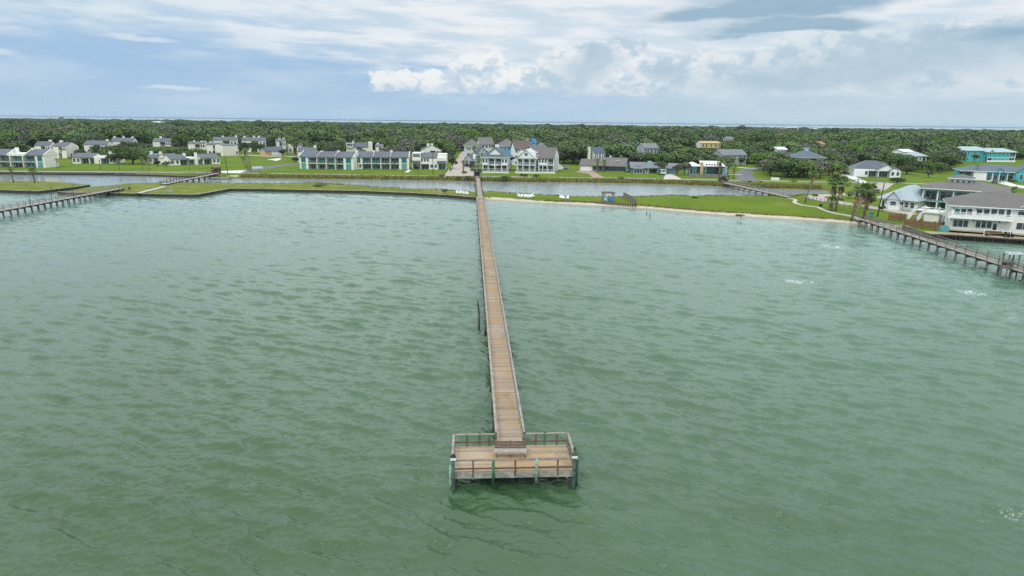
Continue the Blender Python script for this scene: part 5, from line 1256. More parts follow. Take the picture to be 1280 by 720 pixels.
# porch landing with white steps between the white house and the porch house
def stair_deck():
    A = P(1153, 277.4, 1.0); B = P(1171.5, 279.4, 1.0)
    h = House('deck', 'white railed stair deck with reddish steps left of the white waterfront house', 'deck', A, B, 5.5, wall='stucco', vis=279)
    W_ = h.W; zt = h.zy(W_ / 2, 0, 265.4); h.wall(0, W_, 0.4, 5.5, 0, zt - .2)
    MB().box(-.3, W_ + .3, 0, 5.8, zt - .19, zt).build('floor', M['trim'], h.t); h.rail(-.2, W_ + .2, zt, .1, 1.1, 'trim', .2, .06); h.col(0, .1, zt, zt + 1.3, .2); h.col(W_, .1, zt, zt + 1.3, .2)
    # steps down to the left front
    n = 13; mb = MB(); sd = MB()
    for i in range(n):
        z = zt - (i + 1) * zt / (n + .5); mb.box(-2.5, -.7, 3.0 - (i + 1) * .36, 3.0 - i * .36, z - .05, z)
    mb.build('step', M['rust'], h.t)
    for x in (-2.6, -.6):
        MB().bar((x, 3.0, zt - .1), (x, 3 - n * .36, .15), .12, .34).build('stringer', M['trim'], h.t); MB().bar((x, 3.0, zt + .95), (x, 3 - n * .36, 1.05), .1).build('handrail', M['trim'], h.t)
        mb = MB()
        for i in range(n + 1): y = 3 - i * .36; z = zt - i * (zt - .15) / n; mb.box(x - .035, x + .035, y - .035, y + .035, z, z + .95 - .02 * i * 0)
        mb.build('baluster_row', M['trim'], h.t)
    MB().box(-2.7, -.31, 3.0, 5.6, zt - .18, zt - .002).build('floor', M['trim'], h.t)
    for x in (-2.5, -.6):
        for y in (3.2, 5.4): h.col(x, y, 0, zt - .19, .2)
    # sloping rail to the balcony of the white house
    a = np.array([W_ + .3, .1, zt + 1.05]); b = np.array([W_ + 3.2, -.9, zt + .05]); MB().bar(tuple(a), tuple(b), .12).build('handrail', M['trim'], h.t); MB().bar(tuple(a - [0, 0, .95]), tuple(b - [0, 0, .9]), .12, .5).build('stringer', M['trim'], h.t)
    h.finish()
stair_deck()
# fences
def fence(label, pts, h_, m, z=1.0, pl=.16, cat='fence', posts=2.4):
    p0 = P(*pts[0], z); t = thing('fence', label, cat, (p0[0], p0[1], z - .05)); mb = MB()
    for a, b in zip(pts[:-1], pts[1:]):
        a = P(*a, z) - p0; b = P(*b, z) - p0; L = np.linalg.norm(b - a); n = int(L / pl)
        for k in range(n):
            q = a + (b - a) * (k + .08) / n; r = a + (b - a) * (k + .95) / n; mb.bar((q[0], q[1], h_ / 2 + random.uniform(-.02, .02)), (r[0], r[1], h_ / 2), .04, h_)
        for k in range(int(L / posts) + 1):
            q = a + (b - a) * min(1, k * posts / L); MB().box(q[0] - .07, q[0] + .07, q[1] + .03, q[1] + .17, -.2, h_ + .06).build('post', m, t)
    mb.build('plank_panel', m, t); return t
fence('brown cedar fence on the lawn left of the white steps', [(1111, 274.6), (1131.5, 275.2)], 1.5, M['brownfence'])
fence('long brown cedar fence below the stair deck running to the white waterfront house', [(1130.5, 281.8), (1152, 284.4), (1178.5, 287.0)], 1.5, M['brownfence'])
fence('white picket fence curving round the silver roofed house', [(1105, 259.8), (1110, 262.6), (1122, 263.4), (1141, 259.4)], 1.35, M['trim'])
def drive_fence():
    pts = [(1006, 248.2), (1016, 250.8), (1030, 254.6), (1048, 258.4), (1062, 261.0), (1075, 263.8), (1088, 266.0)]
    p0 = P(*pts[0], 1.0); t = thing('fence', 'low dark post and wire fence between the drive and the curving path', 'fence', (p0[0], p0[1], 1.0)); mb = MB()
    for a, b in zip(pts[:-1], pts[1:]):
        a = P(*a, 1) - p0; b = P(*b, 1) - p0; L = np.linalg.norm(b - a); n = max(1, int(round(L / 2.6)))
        for k in range(n): q = a + (b - a) * k / n; MB().tube([(q[0], q[1], -.2), (q[0], q[1], 1.15)], [.1, .09], 6).build('post', M['wood'], t)
        for z in (.4, .95): mb.bar((a[0], a[1], z), (b[0], b[1], z), .025)
    mb.build('wire', M['poleblack'], t)
drive_fence()
fence('white board barrier beside the asphalt entry road on the left lawn', [(315.5, 211.0), (328.5, 210.6)], 1.0, M['signwhite'], cat='barrier', pl=.5)
fence('low brown terrace fence in front of the modern glass house', [(861, 221.4), (880, 221.8), (908, 222.2)], 1.1, M['wood'], pl=.3)
fence('low pale picket fence along the front of the white pediment house', [(603, 216.2), (636, 216.6)], .7, M['trim'], pl=.28, posts=3)
fence('low pale picket fence before the three bay balcony house and its neighbour', [(644, 216.4), (694, 217.0)], .7, M['trim'], pl=.28, posts=3)
# ============================================================ vegetation
def leaf_mat(name, dark, light, third, rough=0.75):
    m = bpy.data.materials.new(name); m.use_nodes = True; t = NT(m.node_tree); b = t.n['Principled BSDF']
    ri = t.new('ShaderNodeObjectInfo').outputs['Random']; ti = t.attr('tint')
    r2 = t.m('FRACT', t.m('MULTIPLY', ri, 7.31))
    c = t.mix(ti, dark, light)
    c = t.mix(t.m('MULTIPLY', t.ss(ri, 0.45, 1.0), 0.75), c, third)
    gp = t.new('ShaderNodeNewGeometry').outputs['Position']
    c = t.mix(t.m('MULTIPLY', t.ss(t.noise(gp, 0.012, 4, .6), 0.42, 0.66), 0.5), c, tuple(v * w for v, w in zip(light, (1.1, 1.08, .85))))
    k = t.m('ADD', 0.82, t.m('MULTIPLY', r2, 0.66))
    hv = t.new('ShaderNodeHueSaturation'); t.put(hv.inputs['Value'], k); t.put(hv.inputs['Color'], c)
    t.put(b.inputs['Base Color'], hv.outputs[0]); b.inputs['Roughness'].default_value = rough; b.inputs['Specular IOR Level'].default_value = 0.25
    return m
M['oak'] = leaf_mat('oak_leaves', (0.052, 0.088, 0.031), (0.106, 0.166, 0.055), (0.104, 0.132, 0.072))
M['deepoak'] = leaf_mat('deep_green_oak_leaves', (0.030, 0.052, 0.018), (0.072, 0.108, 0.032), (0.06, 0.08, 0.035))
M['bright'] = leaf_mat('bright_green_leaves', (0.052, 0.098, 0.022), (0.10, 0.165, 0.035), (0.08, 0.145, 0.03))
M['greyoak'] = leaf_mat('grey_twigged_oak', (0.078, 0.095, 0.066), (0.145, 0.15, 0.12), (0.12, 0.125, 0.10))
M['dark'] = leaf_mat('dark_hedge_leaves', (0.018, 0.032, 0.012), (0.045, 0.075, 0.024), (0.035, 0.05, 0.02))
M['palmleaf'] = leaf_mat('palm_fronds', (0.055, 0.10, 0.025), (0.125, 0.20, 0.055), (0.11, 0.155, 0.05))
M['drypalm'] = mat('dry_palm_skirt', (0.30, 0.21, 0.125), 0.9, 0.35, 2.0)
M['marshgrass'] = leaf_mat('marsh_grass_blades', (0.125, 0.15, 0.028), (0.23, 0.20, 0.07), (0.19, 0.175, 0.055))
def crown_geo(seed, R, H, n, leaf, lobes=9, base=0.22, lean=0.0, flat=0.55, zb=1.2):
    """leaf clumps spread through overlapping lobes; returns verts, faces, tint"""
    r = np.random.default_rng(seed)
    C = []; 
    for i in range(lobes):
        a = r.uniform(0, 6.28); d = R * .68 * math.sqrt(r.uniform(0.02, 1)); z = zb + H * (0.30 + .42 * r.uniform(0, 1) * (1 - .5 * (d / R)))
        C.append((d * math.cos(a) + lean * z, d * math.sin(a), z, r.uniform(.34, .52) * R, r.uniform(.2, .9)))
    C = np.array(C)
    li = r.integers(0, lobes, n); c = C[li]
    v = r.normal(size=(n, 3)); v /= np.linalg.norm(v, axis=1)[:, None]; v[:, 2] = np.where(v[:, 2] < -.35, -v[:, 2], v[:, 2])
    rad = c[:, 3] * r.uniform(0.42, 1.06, n) ** .6
    p = c[:, :3] + v * rad[:, None] * np.array([1, 1, flat + .12])
    p[:, 2] = np.clip(p[:, 2], zb * .6, None)
    nrm = v * .8 + r.normal(size=(n, 3)) * .55 + np.array([0, 0, .35]); nrm /= np.linalg.norm(nrm, axis=1)[:, None]
    t1 = np.cross(nrm, r.normal(size=(n, 3))); t1 /= np.linalg.norm(t1, axis=1)[:, None]; t2 = np.cross(nrm, t1)
    s = leaf * r.uniform(.55, 1.35, n)[:, None]
    k = r.uniform(.5, 1.0, n)[:, None]
    V = np.stack([p - t1 * s * .5, p + t2 * s * .42 * k + nrm * s * .12, p + t1 * s * .55, p - t2 * s * .45 * k + nrm * s * .1], 1).reshape(-1, 3)
    F = np.arange(n * 4).reshape(n, 4)
    tint = np.repeat(np.clip(c[:, 4] * .7 + r.uniform(0, .34, n), 0, 1), 4)
    return V, F, tint
def crown(name, parent, geo, m, twigs=0, seed=0, R=4, H=5):
    V, F, ti = geo
    o = raw_mesh(name, V, F, m, dict(tint=ti)); o.parent = parent; return o
def trunk(parent, R, H, seed, m='bark', lean=0.0):
    r = random.Random(seed); mb = MB()
    mb.tube([(0, 0, -.4), (.1, .05, H * .18), (lean * H * .3, 0, H * .36)], [R * .085, R * .07, R * .055], 7)
    for k in range(5):
        a = 6.28 * k / 5 + r.uniform(-.4, .4); L = R * r.uniform(.45, .75)
        b0 = Vector((lean * H * .28, 0, H * r.uniform(.24, .34)))
        mb.tube([b0, b0 + Vector((math.cos(a) * L * .5, math.sin(a) * L * .5, H * .16)), b0 + Vector((math.cos(a) * L + lean * H * .3, math.sin(a) * L, H * .36))], [R * .045, R * .03, R * .012], 5)
    return mb.build('trunk', M[m], parent, True)
VAR = []     # (root, R, H, label)
def make_tree(seed, R, H, n, leaf, m, label, **k):
    t = thing('oak_tree', label, 'tree', (0, 0, 0)); crown('crown', t, crown_geo(seed, R, H, n, leaf, **k), M[m]); trunk(t, R, H, seed, lean=k.get('lean', 0)); return t
WOODS = 'trees at the front of the oak woods'
protos = [(make_tree(1, 5.2, 7.0, 1900, .78, 'oak', 'broad dark green live oak with a lumpy crown in the front of the woods'), 5.2, 7.0),
          (make_tree(2, 4.4, 7.6, 1600, .72, 'oak', 'taller rounded green live oak in the front of the woods', lobes=7, flat=.7), 4.4, 7.6),
          (make_tree(3, 5.8, 5.8, 2000, .78, 'oak', 'wide low wind flattened live oak in the front of the woods', flat=.42, lobes=11), 5.8, 5.8),
          (make_tree(4, 4.6, 6.2, 1700, .70, 'bright', 'bright yellow green tree in the front of the woods', lobes=8), 4.6, 6.2),
          (make_tree(5, 5.0, 6.0, 1300, .58, 'greyoak', 'greyish twiggy live oak with thin leaves in the front of the woods', lobes=10, flat=.5), 5.0, 6.0),
          (make_tree(6, 3.8, 5.0, 1300, .66, 'greyoak', 'small grey green salt burnt oak in the front of the woods', lobes=7), 3.8, 5.0)]
WEIGHT = np.array([.28, .21, .20, .16, .09, .06])
tl = np.array([(-150, 197), (0, 197.5), (40, 197), (92, 199), (100, 200.5), (278, 199), (281, 193.5), (300, 190.5), (372, 190), (385, 200), (470, 201), (516, 203), (560, 203), (563, 190), (620, 188), (690, 190), (697, 205), (722, 206), (745, 206), (786, 208), (860, 211), (905, 210), (932, 206.5), (946, 208), (962, 221.5), (1000, 224.0),
               (1040, 224), (1046, 216), (1062, 209), (1098, 204), (1124, 214), (1160, 219), (1188, 214), (1200, 203), (1280, 198.5), (1400, 198)])
def clear_of_sites(x, y, marg):
    for s in SITES:
        c = s['c']; o = c[0]; u = c[1] - c[0]; v = c[2] - c[0]; Lu = np.linalg.norm(u); Lv = np.linalg.norm(v)
        a = ((x - o[0]) * u[0] + (y - o[1]) * u[1]) / Lu; b = ((x - o[0]) * v[0] + (y - o[1]) * v[1]) / Lv
        if -marg < a < Lu + marg and -marg < b < Lv + marg: return False
    return True
pts = []
Rr = np.random.default_rng(99)
def scatter(dmin, dmax, sp):
    n = 0
    for yy in np.arange(dmin, dmax, sp):
        w = yy * .86 + 60
        for xx in np.arange(-w, w, sp):
            x = xx + Rr.uniform(-.48, .48) * sp; y = yy + Rr.uniform(-.48, .48) * sp
            p = (x, y, 1.0); X_, Y_ = proj(p)
            if not -120 < X_ < 1400: continue
            lim = np.interp(X_, tl[:, 0], tl[:, 1])
            if Y_ > lim: continue
            pts.append((x, y, X_))
scatter(240, 620, 8.2); scatter(620, 1100, 10.0); scatter(1100, 2445, 14.0)
trees = []
for (x, y, X_) in pts:
    d = math.hypot(x, y)
    k = int(Rr.choice(6, p=WEIGHT)); 
    # patches of grey oaks
    g = math.sin(x * .017 + 1) * math.cos(y * .013) + .5 * math.sin(x * .041 + y * .03)
    if g > .95 and Rr.random() < .5: k = 4 if Rr.random() < .6 else 5
    if g < -.8 and Rr.random() < .5: k = 3
    sc = float(np.clip(Rr.lognormal(.22, .30), .65, 2.1)) * (1.05 if d < 620 else 1.25 if d < 1100 else 1.6)
    sz = sc ** .75 * Rr.uniform(.8, 1.25) / (1.0 if d < 1100 else 1.45 if d < 1600 else 1.85)
    if 1500 < y < 1800 and 980 < X_ < 1030: sz *= .45
    R_, H_ = protos[k][1], protos[k][2]
    if d < 1000:
        if not clear_of_sites(x, y, R_ * sc * .62): 
            if not clear_of_sites(x, y, 1.5): continue
            sc *= .5; sz *= .5
        cap = 99
        wpx = R_ * sc / d * FPX
        for s in SITES:
            if s['d'] > d - 2 and s['xl'] - wpx < X_ < s['xr'] + wpx:
                cap = min(cap, CAM_H - (CAM_H - s['zv'] - s.get('z', 0)) * d / s['d'])
        top_h = 1.0 + (H_ * .95 + 1.2) * sz
        if top_h > cap:
            f = (cap - 1.0) / (top_h - 1.0)
            if f < .13: continue
            sz *= f; sc *= max(f, .55)
    trees.append((d, x, y, k, sc, sz, Rr.uniform(0, 6.28)))
trees.sort()
first = [True] * 6; nind = 285
for (d, x, y, k, sc, sz, ro) in trees[:nind]:
    p = protos[k][0]
    if first[k]: p.location = (x, y, .95); p.rotation_euler = (0, 0, ro); p.scale = (sc, sc, sz); p['group'] = WOODS; first[k] = False
    else: copy_thing(p, (x, y, .95), ro, (sc, sc, sz), None, WOODS)
rest = trees[nind:]
def woodland():
    me = bpy.data.meshes.new('woodland'); n = len(rest); A = np.array(rest)
    me.vertices.add(n); me.vertices.foreach_set('co', np.stack([A[:, 1], A[:, 2], np.full(n, .95)], -1).astype(np.float32).ravel())
    a = me.attributes.new('pick', 'INT', 'POINT'); a.data.foreach_set('value', A[:, 3].astype(np.int32))
    a = me.attributes.new('turn', 'FLOAT_VECTOR', 'POINT'); a.data.foreach_set('vector', np.stack([A[:, 6] * 0, A[:, 6] * 0, A[:, 6]], -1).astype(np.float32).ravel())
    a = me.attributes.new('size', 'FLOAT_VECTOR', 'POINT'); a.data.foreach_set('vector', np.stack([A[:, 4], A[:, 4], A[:, 5]], -1).astype(np.float32).ravel())
    o = bpy.data.objects.new('woodland', me); COL.objects.link(o)
    ng = bpy.data.node_groups.new('woodland', 'GeometryNodeTree'); ng.interface.new_socket('Geometry', in_out='INPUT', socket_type='NodeSocketGeometry'); ng.interface.new_socket('Geometry', in_out='OUTPUT', socket_type='NodeSocketGeometry')
    gi = ng.nodes.new('NodeGroupInput'); go = ng.nodes.new('NodeGroupOutput'); L = ng.links.new
    jn = ng.nodes.new('GeometryNodeJoinGeometry')
    crowns = [[c for c in p[0].children if c.name.startswith('crown')][0] for p in protos]
    for c in reversed(crowns):
        oi = ng.nodes.new('GeometryNodeObjectInfo'); oi.inputs[0].default_value = c; oi.inputs['As Instance'].default_value = True; L(oi.outputs['Geometry'], jn.inputs[0])
    ip = ng.nodes.new('GeometryNodeInstanceOnPoints'); L(gi.outputs[0], ip.inputs['Points']); L(jn.outputs[0], ip.inputs['Instance']); ip.inputs['Pick Instance'].default_value = True
    for nm, ty, sk in (('pick', 'INT', 'Instance Index'), ('turn', 'FLOAT_VECTOR', 'Rotation'), ('size', 'FLOAT_VECTOR', 'Scale')):
        na = ng.nodes.new('GeometryNodeInputNamedAttribute'); na.data_type = ty; na.inputs[0].default_value = nm
        L(na.outputs[0], ip.inputs[sk])
    L(ip.outputs[0], go.inputs[0])
    md = o.modifiers.new('scatter', 'NODES'); md.node_group = ng
    tag(o, 'far mass of oak woods stretching to the second bay', 'woods', None, 'stuff')
woodland()
# ---- hand placed trees and bushes
def plant(name, label, cat, px_, py_, width_px, top_px, m, seed, leaf=.6, n=None, z=1.0, lean=0.0, flat=.6, group=None, zb=None, tr=True):
    q = P(px_, py_, z); d = math.hypot(q[0], q[1]); depth = float((q - np.array([0, 0, CAM_H])) @ _f)
    R_ = width_px / FPX * depth / 2 / 1.0; H_ = max(.5, z_at(q, top_px) - z)
    t = thing(name, label, cat, (q[0], q[1], z - .05), 0, group); zb_ = zb if zb is not None else (.2 if not tr else H_ * .16)
    n = n or int(min(2600, max(250, 18 * R_ * (R_ + H_) / leaf ** 2 * .55)))
    V, F, ti = crown_geo(seed, R_, H_ - zb_, n, leaf, zb=zb_, lean=lean, flat=flat, lobes=6 if R_ < 2 else 9)
    zm = V[:, 2].max(); V[:, 2] *= H_ / zm
    crown('crown' if tr else 'foliage', t, (V, F, ti), M[m]); trunk(t, R_, H_, seed, lean=lean)
    return t
plant('oak_tree', 'wind leaned dark oak, right one of the leaning pair by the villas', 'tree', 166, 205, 36, 186.5, 'deepoak', 31, lean=.35, leaf=.55)
plant('oak_tree', 'wind leaned dark oak, left one of the leaning pair by the villas', 'tree', 148, 205, 30, 189, 'deepoak', 32, lean=.3, leaf=.55)
plant('oak_tree', 'dark oak covering the white villa with the tall left gable end', 'tree', 124, 199, 24, 181, 'deepoak', 33)
plant('oak_tree', 'round yellow green oak dome behind the long low villa', 'tree', 245, 202, 29, 184.5, 'bright', 34, leaf=.55, flat=.75)
plant('oak_tree', 'dark bushy oak left of the tall palms at the edge of the open lawn', 'tree', 307, 196, 20, 177, 'deepoak', 35)
plant('oak_tree', 'dark oak in front of the far villa with three chimneys', 'tree', 327, 194, 16, 179.5, 'deepoak', 36)
plant('oak_tree', 'dark tree beside the cream villa with twin chimneys', 'tree', 340, 192, 14, 172, 'dark', 37)
plant('oak_tree', 'dark spreading tree right of the narrow cream villa', 'tree', 369, 193, 20, 171, 'oak', 38)
plant('tree', 'small wind bent tree by the left lawn road', 'tree', 368, 203.4, 12, 195.5, 'dark', 39, lean=.9)
for x, l in ((196.5, 'left one of two dark round bushes before the white villa'), (208.5, 'right one of two dark round bushes before the white villa')): plant('round_bush', l, 'bush', x, 208, 10, 200.4, 'dark', int(x), .45, tr=False, flat=.9)
plant('oak_tree', 'dark dense tree on the left side of the brick drive', 'tree', 565.5, 211, 13, 196.8, 'dark', 41, .5)
plant('oak_tree', 'oak hanging over the upper brick drive', 'tree', 566, 200, 14, 184, 'oak', 42, .55)
plant('bush', 'bright green bush at the lower left of the brick drive', 'bush', 562, 216.4, 6, 208.5, 'bright', 43, .4, tr=False)
plant('bush', 'round low bush ringing the palm in the middle of the brick drive', 'bush', 579.3, 217.6, 9, 213.4, 'bright', 44, .35, tr=False)
plant('bush', 'dark leafy bush at the left corner of the white pediment house', 'bush', 592, 215, 9, 210.2, 'dark', 45, .4, tr=False)
plant('bush', 'green leafy bush under the palms beside the white pediment house', 'bush', 600, 216, 7, 211.0, 'oak', 46, .4, tr=False)
plant('oak_tree', 'dark tree standing between the two white front houses', 'tree', 638.5, 212, 9, 193.2, 'dark', 47, .5)
for i, (x, y, w, tp, m, l) in enumerate([(553, 221.6, 9, 217.2, 'oak', 'shrub at the bank left of the brick drive'), (573, 222.6, 7, 219.6, 'bright', 'small shrub on the bank below the brick drive'), (585, 223, 8, 219.0, 'bright', 'yellow green shrub on the bank next to the dark gateway'), (632, 224.2, 13, 219.6, 'bright', 'broad yellow green shrub on the bank below the white pediment house'),
       (654.5, 221.4, 11, 216.6, 'dark', 'dark round shrub on the bank below the three bay balcony house'), (670.5, 221.8, 10, 217.6, 'dark', 'dark round shrub on the bank below the brown hipped house'), (775, 224.4, 10, 220.0, 'oak', 'dark shrub by the road below the brown ranch'), (786.5, 215.4, 8, 204.2, 'greyoak', 'tan leaved tall bush between the two ranch houses'),
       (826, 217.6, 17, 201.0, 'oak', 'spreading oak hiding the right end of the blue grey ranch'), (824.5, 218, 6, 213.8, 'bright', 'small bush left of the parked pale car'), (855, 219, 20, 201.6, 'greyoak', 'grey green oak between the dull blue garage and the modern house'), (846, 219, 14, 206, 'oak', 'low oak right of the dull blue garage'),
       (899.5, 227, 4, 223.6, 'dark', 'tiny dark round shrub by the road near the slanting footbridge'), (937, 227.6, 5, 225.8, 'dark', 'left small shrub on the bank past the curving road'), (951, 228, 4, 226, 'dark', 'right small shrub on the bank past the curving road'), (991, 227.2, 10, 223.6, 'bright', 'leafy shrub on the bank below the thicket'),
       (1018, 245.2, 10, 241.8, 'bright', 'green shrub at the right tip of the lagoon'), (1121, 229, 20, 221.4, 'dark', 'dark spreading bush across the road from the white gabled house'), (926, 270.4, 13, 267.2, 'bright', 'low bright green bush at the edge of the beach'), (1102.5, 263.4, 9, 256.6, 'dark', 'dark round bush in front of the silver roofed house'),
       (1084, 262, 20, 241, 'dark', 'dense dark tree right of the leaning palms'), (1100, 212, 4, 210.4, 'dark', 'x'), (1026, 258.6, 4, 254.4, 'dark', 'small dark shrub at the post and wire fence'), (870, 247.6, 12, 245.4, 'oak', 'long low shrub on the lagoon side of the right lawn'), (400, 231.8, 24, 229.0, 'oak', 'low shrubby mound on the lagoon side of the left strip'), (555.5, 240.4, 9, 236.6, 'oak', 'shrubby hump behind the tall sign post'),
       (1232, 252, 12, 247, 'oak', 'x'), (1061, 248, 12, 238, 'oak', 'small bushy tree behind the palms by the drive'), (1050, 250, 14, 247.4, 'dark', 'low dark hedge beside the drive'), (1160, 222, 14, 212, 'oak', 'bushy tree on the green lot left of the porch house cupola'), (1176, 217, 14, 206, 'oak', 'dark bushy tree on the rise left of the turquoise ranch'), (1140, 214, 20, 204, 'oak', 'spreading oak right of the white gabled house'),
       (1208, 201, 18, 187, 'dark', 'dark tree before the left wing of the turquoise two storey house'), (1218, 204, 10, 192, 'oak', 'green tree at the middle of the turquoise two storey house'), (1246, 229, 14, 225, 'greyoak', 'low mixed shrubs before the turquoise porch'), (1266, 227.6, 12, 223.6, 'oak', 'low shrubs by the turquoise front gable'), (521, 211.8, 7, 206, 'dark', 'dark bush between the teal balcony row and the boxy townhouse'), (1110, 219.5, 14, 206.4, 'oak', 'thin leaved tree shading the white porch')]):
    if l == 'x': continue
    big = tp < y - 8
    plant('oak_tree' if big else 'bush', l, 'tree' if big else 'bush', x, y, w, tp, m, 60 + i, .45 if not big else .55, tr=big)
for i, (x, y, w, tp, m, l) in enumerate([(141, 199, 22, 180.5, 'deepoak', 'dark oak just left of the leaning pair of oaks'), (158, 196, 24, 178.5, 'deepoak', 'dark oak rising behind the leaning pair of oaks'), (184, 199, 20, 181.5, 'deepoak', 'dark oak behind the low villa with a front gable'), (203, 199, 20, 184, 'dark', 'dark round oak under the bold white chimney'),
       (221, 197, 22, 183, 'deepoak', 'broad oak left of the round yellow green dome'), (231, 194, 16, 184.5, 'deepoak', 'oak crown between the clustered villa and the green dome'), (112, 203, 10, 192, 'deepoak', 'small oak at the left end of the tall gable villa'), (290, 192, 12, 183, 'deepoak', 'dark shrubby tree beside the blank cream wall'), (172, 190, 22, 176, 'deepoak', 'far dark oak before the three chimney villa'),
       (354, 196, 10, 186, 'deepoak', 'small tree in front of the narrow cream villa'), (413, 200, 26, 179, 'greyoak', 'grey green oak behind the middle of the western balcony row'), (401, 198, 18, 176, 'bright', 'tall green tree behind the left end of the western balcony row'), (490, 200, 26, 180.5, 'greyoak', 'grey twiggy oak behind the eastern balcony row'), (509, 200, 18, 181, 'greyoak', 'grey twiggy oak left of the two chimney villa')]):
    plant('oak_tree', l, 'tree', x, y, w * 1.3, tp, m, 160 + i, .6)
for i, (x, y, w, tp, m, l) in enumerate([(101, 198, 14, 186, 'deepoak', 'dark oak beside the balcony stack villa on the left'), (133, 200, 16, 185, 'oak', 'green oak between the tall gable villa and the leaning oaks'), (64, 203, 9, 194, 'deepoak', 'small dark tree at the right end of the leftmost townhouse row'), (177, 203, 14, 190, 'oak', 'green oak at the left corner of the low villa with a front gable'), (268, 200, 12, 190, 'oak', 'green tree behind the right end of the long low villa'), (318, 192, 12, 177, 'deepoak', 'dark oak right of the tall palms behind the lawn'), (386, 194, 12, 180, 'deepoak', 'dark oak at the roof behind the western balcony row'), (455, 202, 16, 186, 'greyoak', 'grey green oak in front of the flat boxed townhouse in the oaks'),
       (708, 205, 18, 188, 'deepoak', 'broad dark oak right of the cream sloping cottage'), (700, 200, 18, 183, 'oak', 'tall green oak right of the white beach house cluster'), (795, 206, 18, 194, 'oak', 'green oak behind the left end of the blue grey ranch'), (811, 204, 18, 191.5, 'greyoak', 'grey green oak below the grey two level house'), (850, 210, 20, 196, 'greyoak', 'grey oak behind the dull blue garage'), (885, 205, 22, 191.5, 'oak', 'green oak rising behind the modern glass house'), (912, 204, 18, 193.5, 'oak', 'green oak before the left half of the long grey roofed house'),
       (1049, 214, 20, 199, 'greyoak', 'grey oak left of the white gabled house'), (1060, 210, 18, 196, 'greyoak', 'taller grey oak behind the left corner of the white gabled house'), (1133, 218, 20, 205, 'deepoak', 'dark oak on the lot right of the white gabled house'), (1152, 212, 16, 201, 'oak', 'green oak before the half hidden white porch house'), (1186, 211, 18, 197, 'deepoak', 'dark oak left of the turquoise ranch on the rise'), (1195, 205, 16, 189, 'deepoak', 'dark oak at the left corner of the turquoise two-storey house')]):
    plant('oak_tree', l, 'tree', x, y, w * 1.35, tp, m, 220 + i, .55)
# ---- palms
def palm(label, bx, by, tx, ty, crown_px, skirt=0.5, n=26, seed=0, z=1.0, bush=False, dense=1.0, leafm='palmleaf', group=None, tr_r=.2):
    r = random.Random(seed); q = P(bx, by, z); depth = float((q - np.array([0, 0, CAM_H])) @ _f)
    H_ = z_at(q, ty) - z; R_ = crown_px / FPX * depth / 2; lean = (tx - bx) / FPX * depth
    t = thing('palm_tree', label, 'palm tree', (q[0], q[1], z - .05), 0, group)
    Ht = max(.5, H_ - R_ * .55); Ht = H_ - R_ * .6 if H_ > R_ else H_ * .4
    top_ = Vector((lean, 0, Ht)); mb = MB()
    pts_ = [(0, 0, -.3), (lean * .3, 0, Ht * .35), (lean * .68, 0, Ht * .7), tuple(top_)]
    mb.tube(pts_, [tr_r * 1.25, tr_r, tr_r * .95, tr_r * 1.1], 8); mb.build('trunk', M['palmbark'], t, True)
    V = []; F = []; ti = []; SV = MB()
    def fan(o, az, el, L, store, tint):
        d = Vector((math.cos(az) * math.cos(el), math.sin(az) * math.cos(el), math.sin(el))); side = d.cross(Vector((0, 0, 1)))
        side = side.normalized() if side.length > .01 else Vector((1, 0, 0)); up = side.cross(d).normalized()
        base = o + d * L * .42; k = 9
        b = len(V)
        store.tube([o, o + d * L * .25 + Vector((0, 0, .02)), base], [.03, .025, .02], 3, False)
        for j in range(k):
            a = (j - (k - 1) / 2) / ((k - 1) / 2) * 1.15; dirn = (d * math.cos(a) + side * math.sin(a)); l = L * .62 * (1 - .22 * abs(a)) * r.uniform(.85, 1.1)
            w = L * .055; pr = dirn.cross(up).normalized(); droop = Vector((0, 0, -l * .28 * (1 + .5 * abs(a))))
            mid = base + dirn * l * .55; tip = base + dirn * l + droop
            b = len(store.v); store.add([base, mid + pr * w + up * .02, tip, mid - pr * w + up * .02], [(0, 1, 2, 3)])
            store_t = tint
    G = MB()
    for i in range(int(n * dense)):
        u = i / (n * dense); el = 1.25 - 1.65 * u + r.uniform(-.12, .12); az = i * 2.399 + r.uniform(-.2, .2)
        fan(top_ + Vector((0, 0, r.uniform(-.1, .15))), az, el, R_ * r.uniform(.9, 1.12), G, u)
    gt = [min(1, max(0, .75 - .5 * ((v[2] - Ht) / -R_) * .5 + r.uniform(-.3, .3))) if True else 0 for v in G.v]
    G.build('crown', M[leafm], t, attrs=dict(tint=gt))
    if skirt > 0:
        D = MB(); m_ = int(22 * min(1.5, .6 + skirt))
        for i in range(m_):
            az = i * 2.399; zz = -R_ * .1 - r.uniform(0, 1) * skirt * R_ * 1.1
            o = Vector((lean * (Ht + zz) / Ht if Ht > 0 else 0, 0, Ht + zz)); fan(o, az, r.uniform(-1.35, -.85), R_ * r.uniform(.38, .66), D, 0)
        D.build('dry_skirt', M['drypalm'], t)
    return t
palm('left one of two palms on the small grass island far left', 17.5, 229.2, 15.5, 208.6, 9, .35, 20, 1, .75); palm('right one of two palms on the small grass island far left', 43.8, 229.6, 42.5, 209.4, 13, .3, 22, 2, .75)
LP = 'young palms on the left lawn'
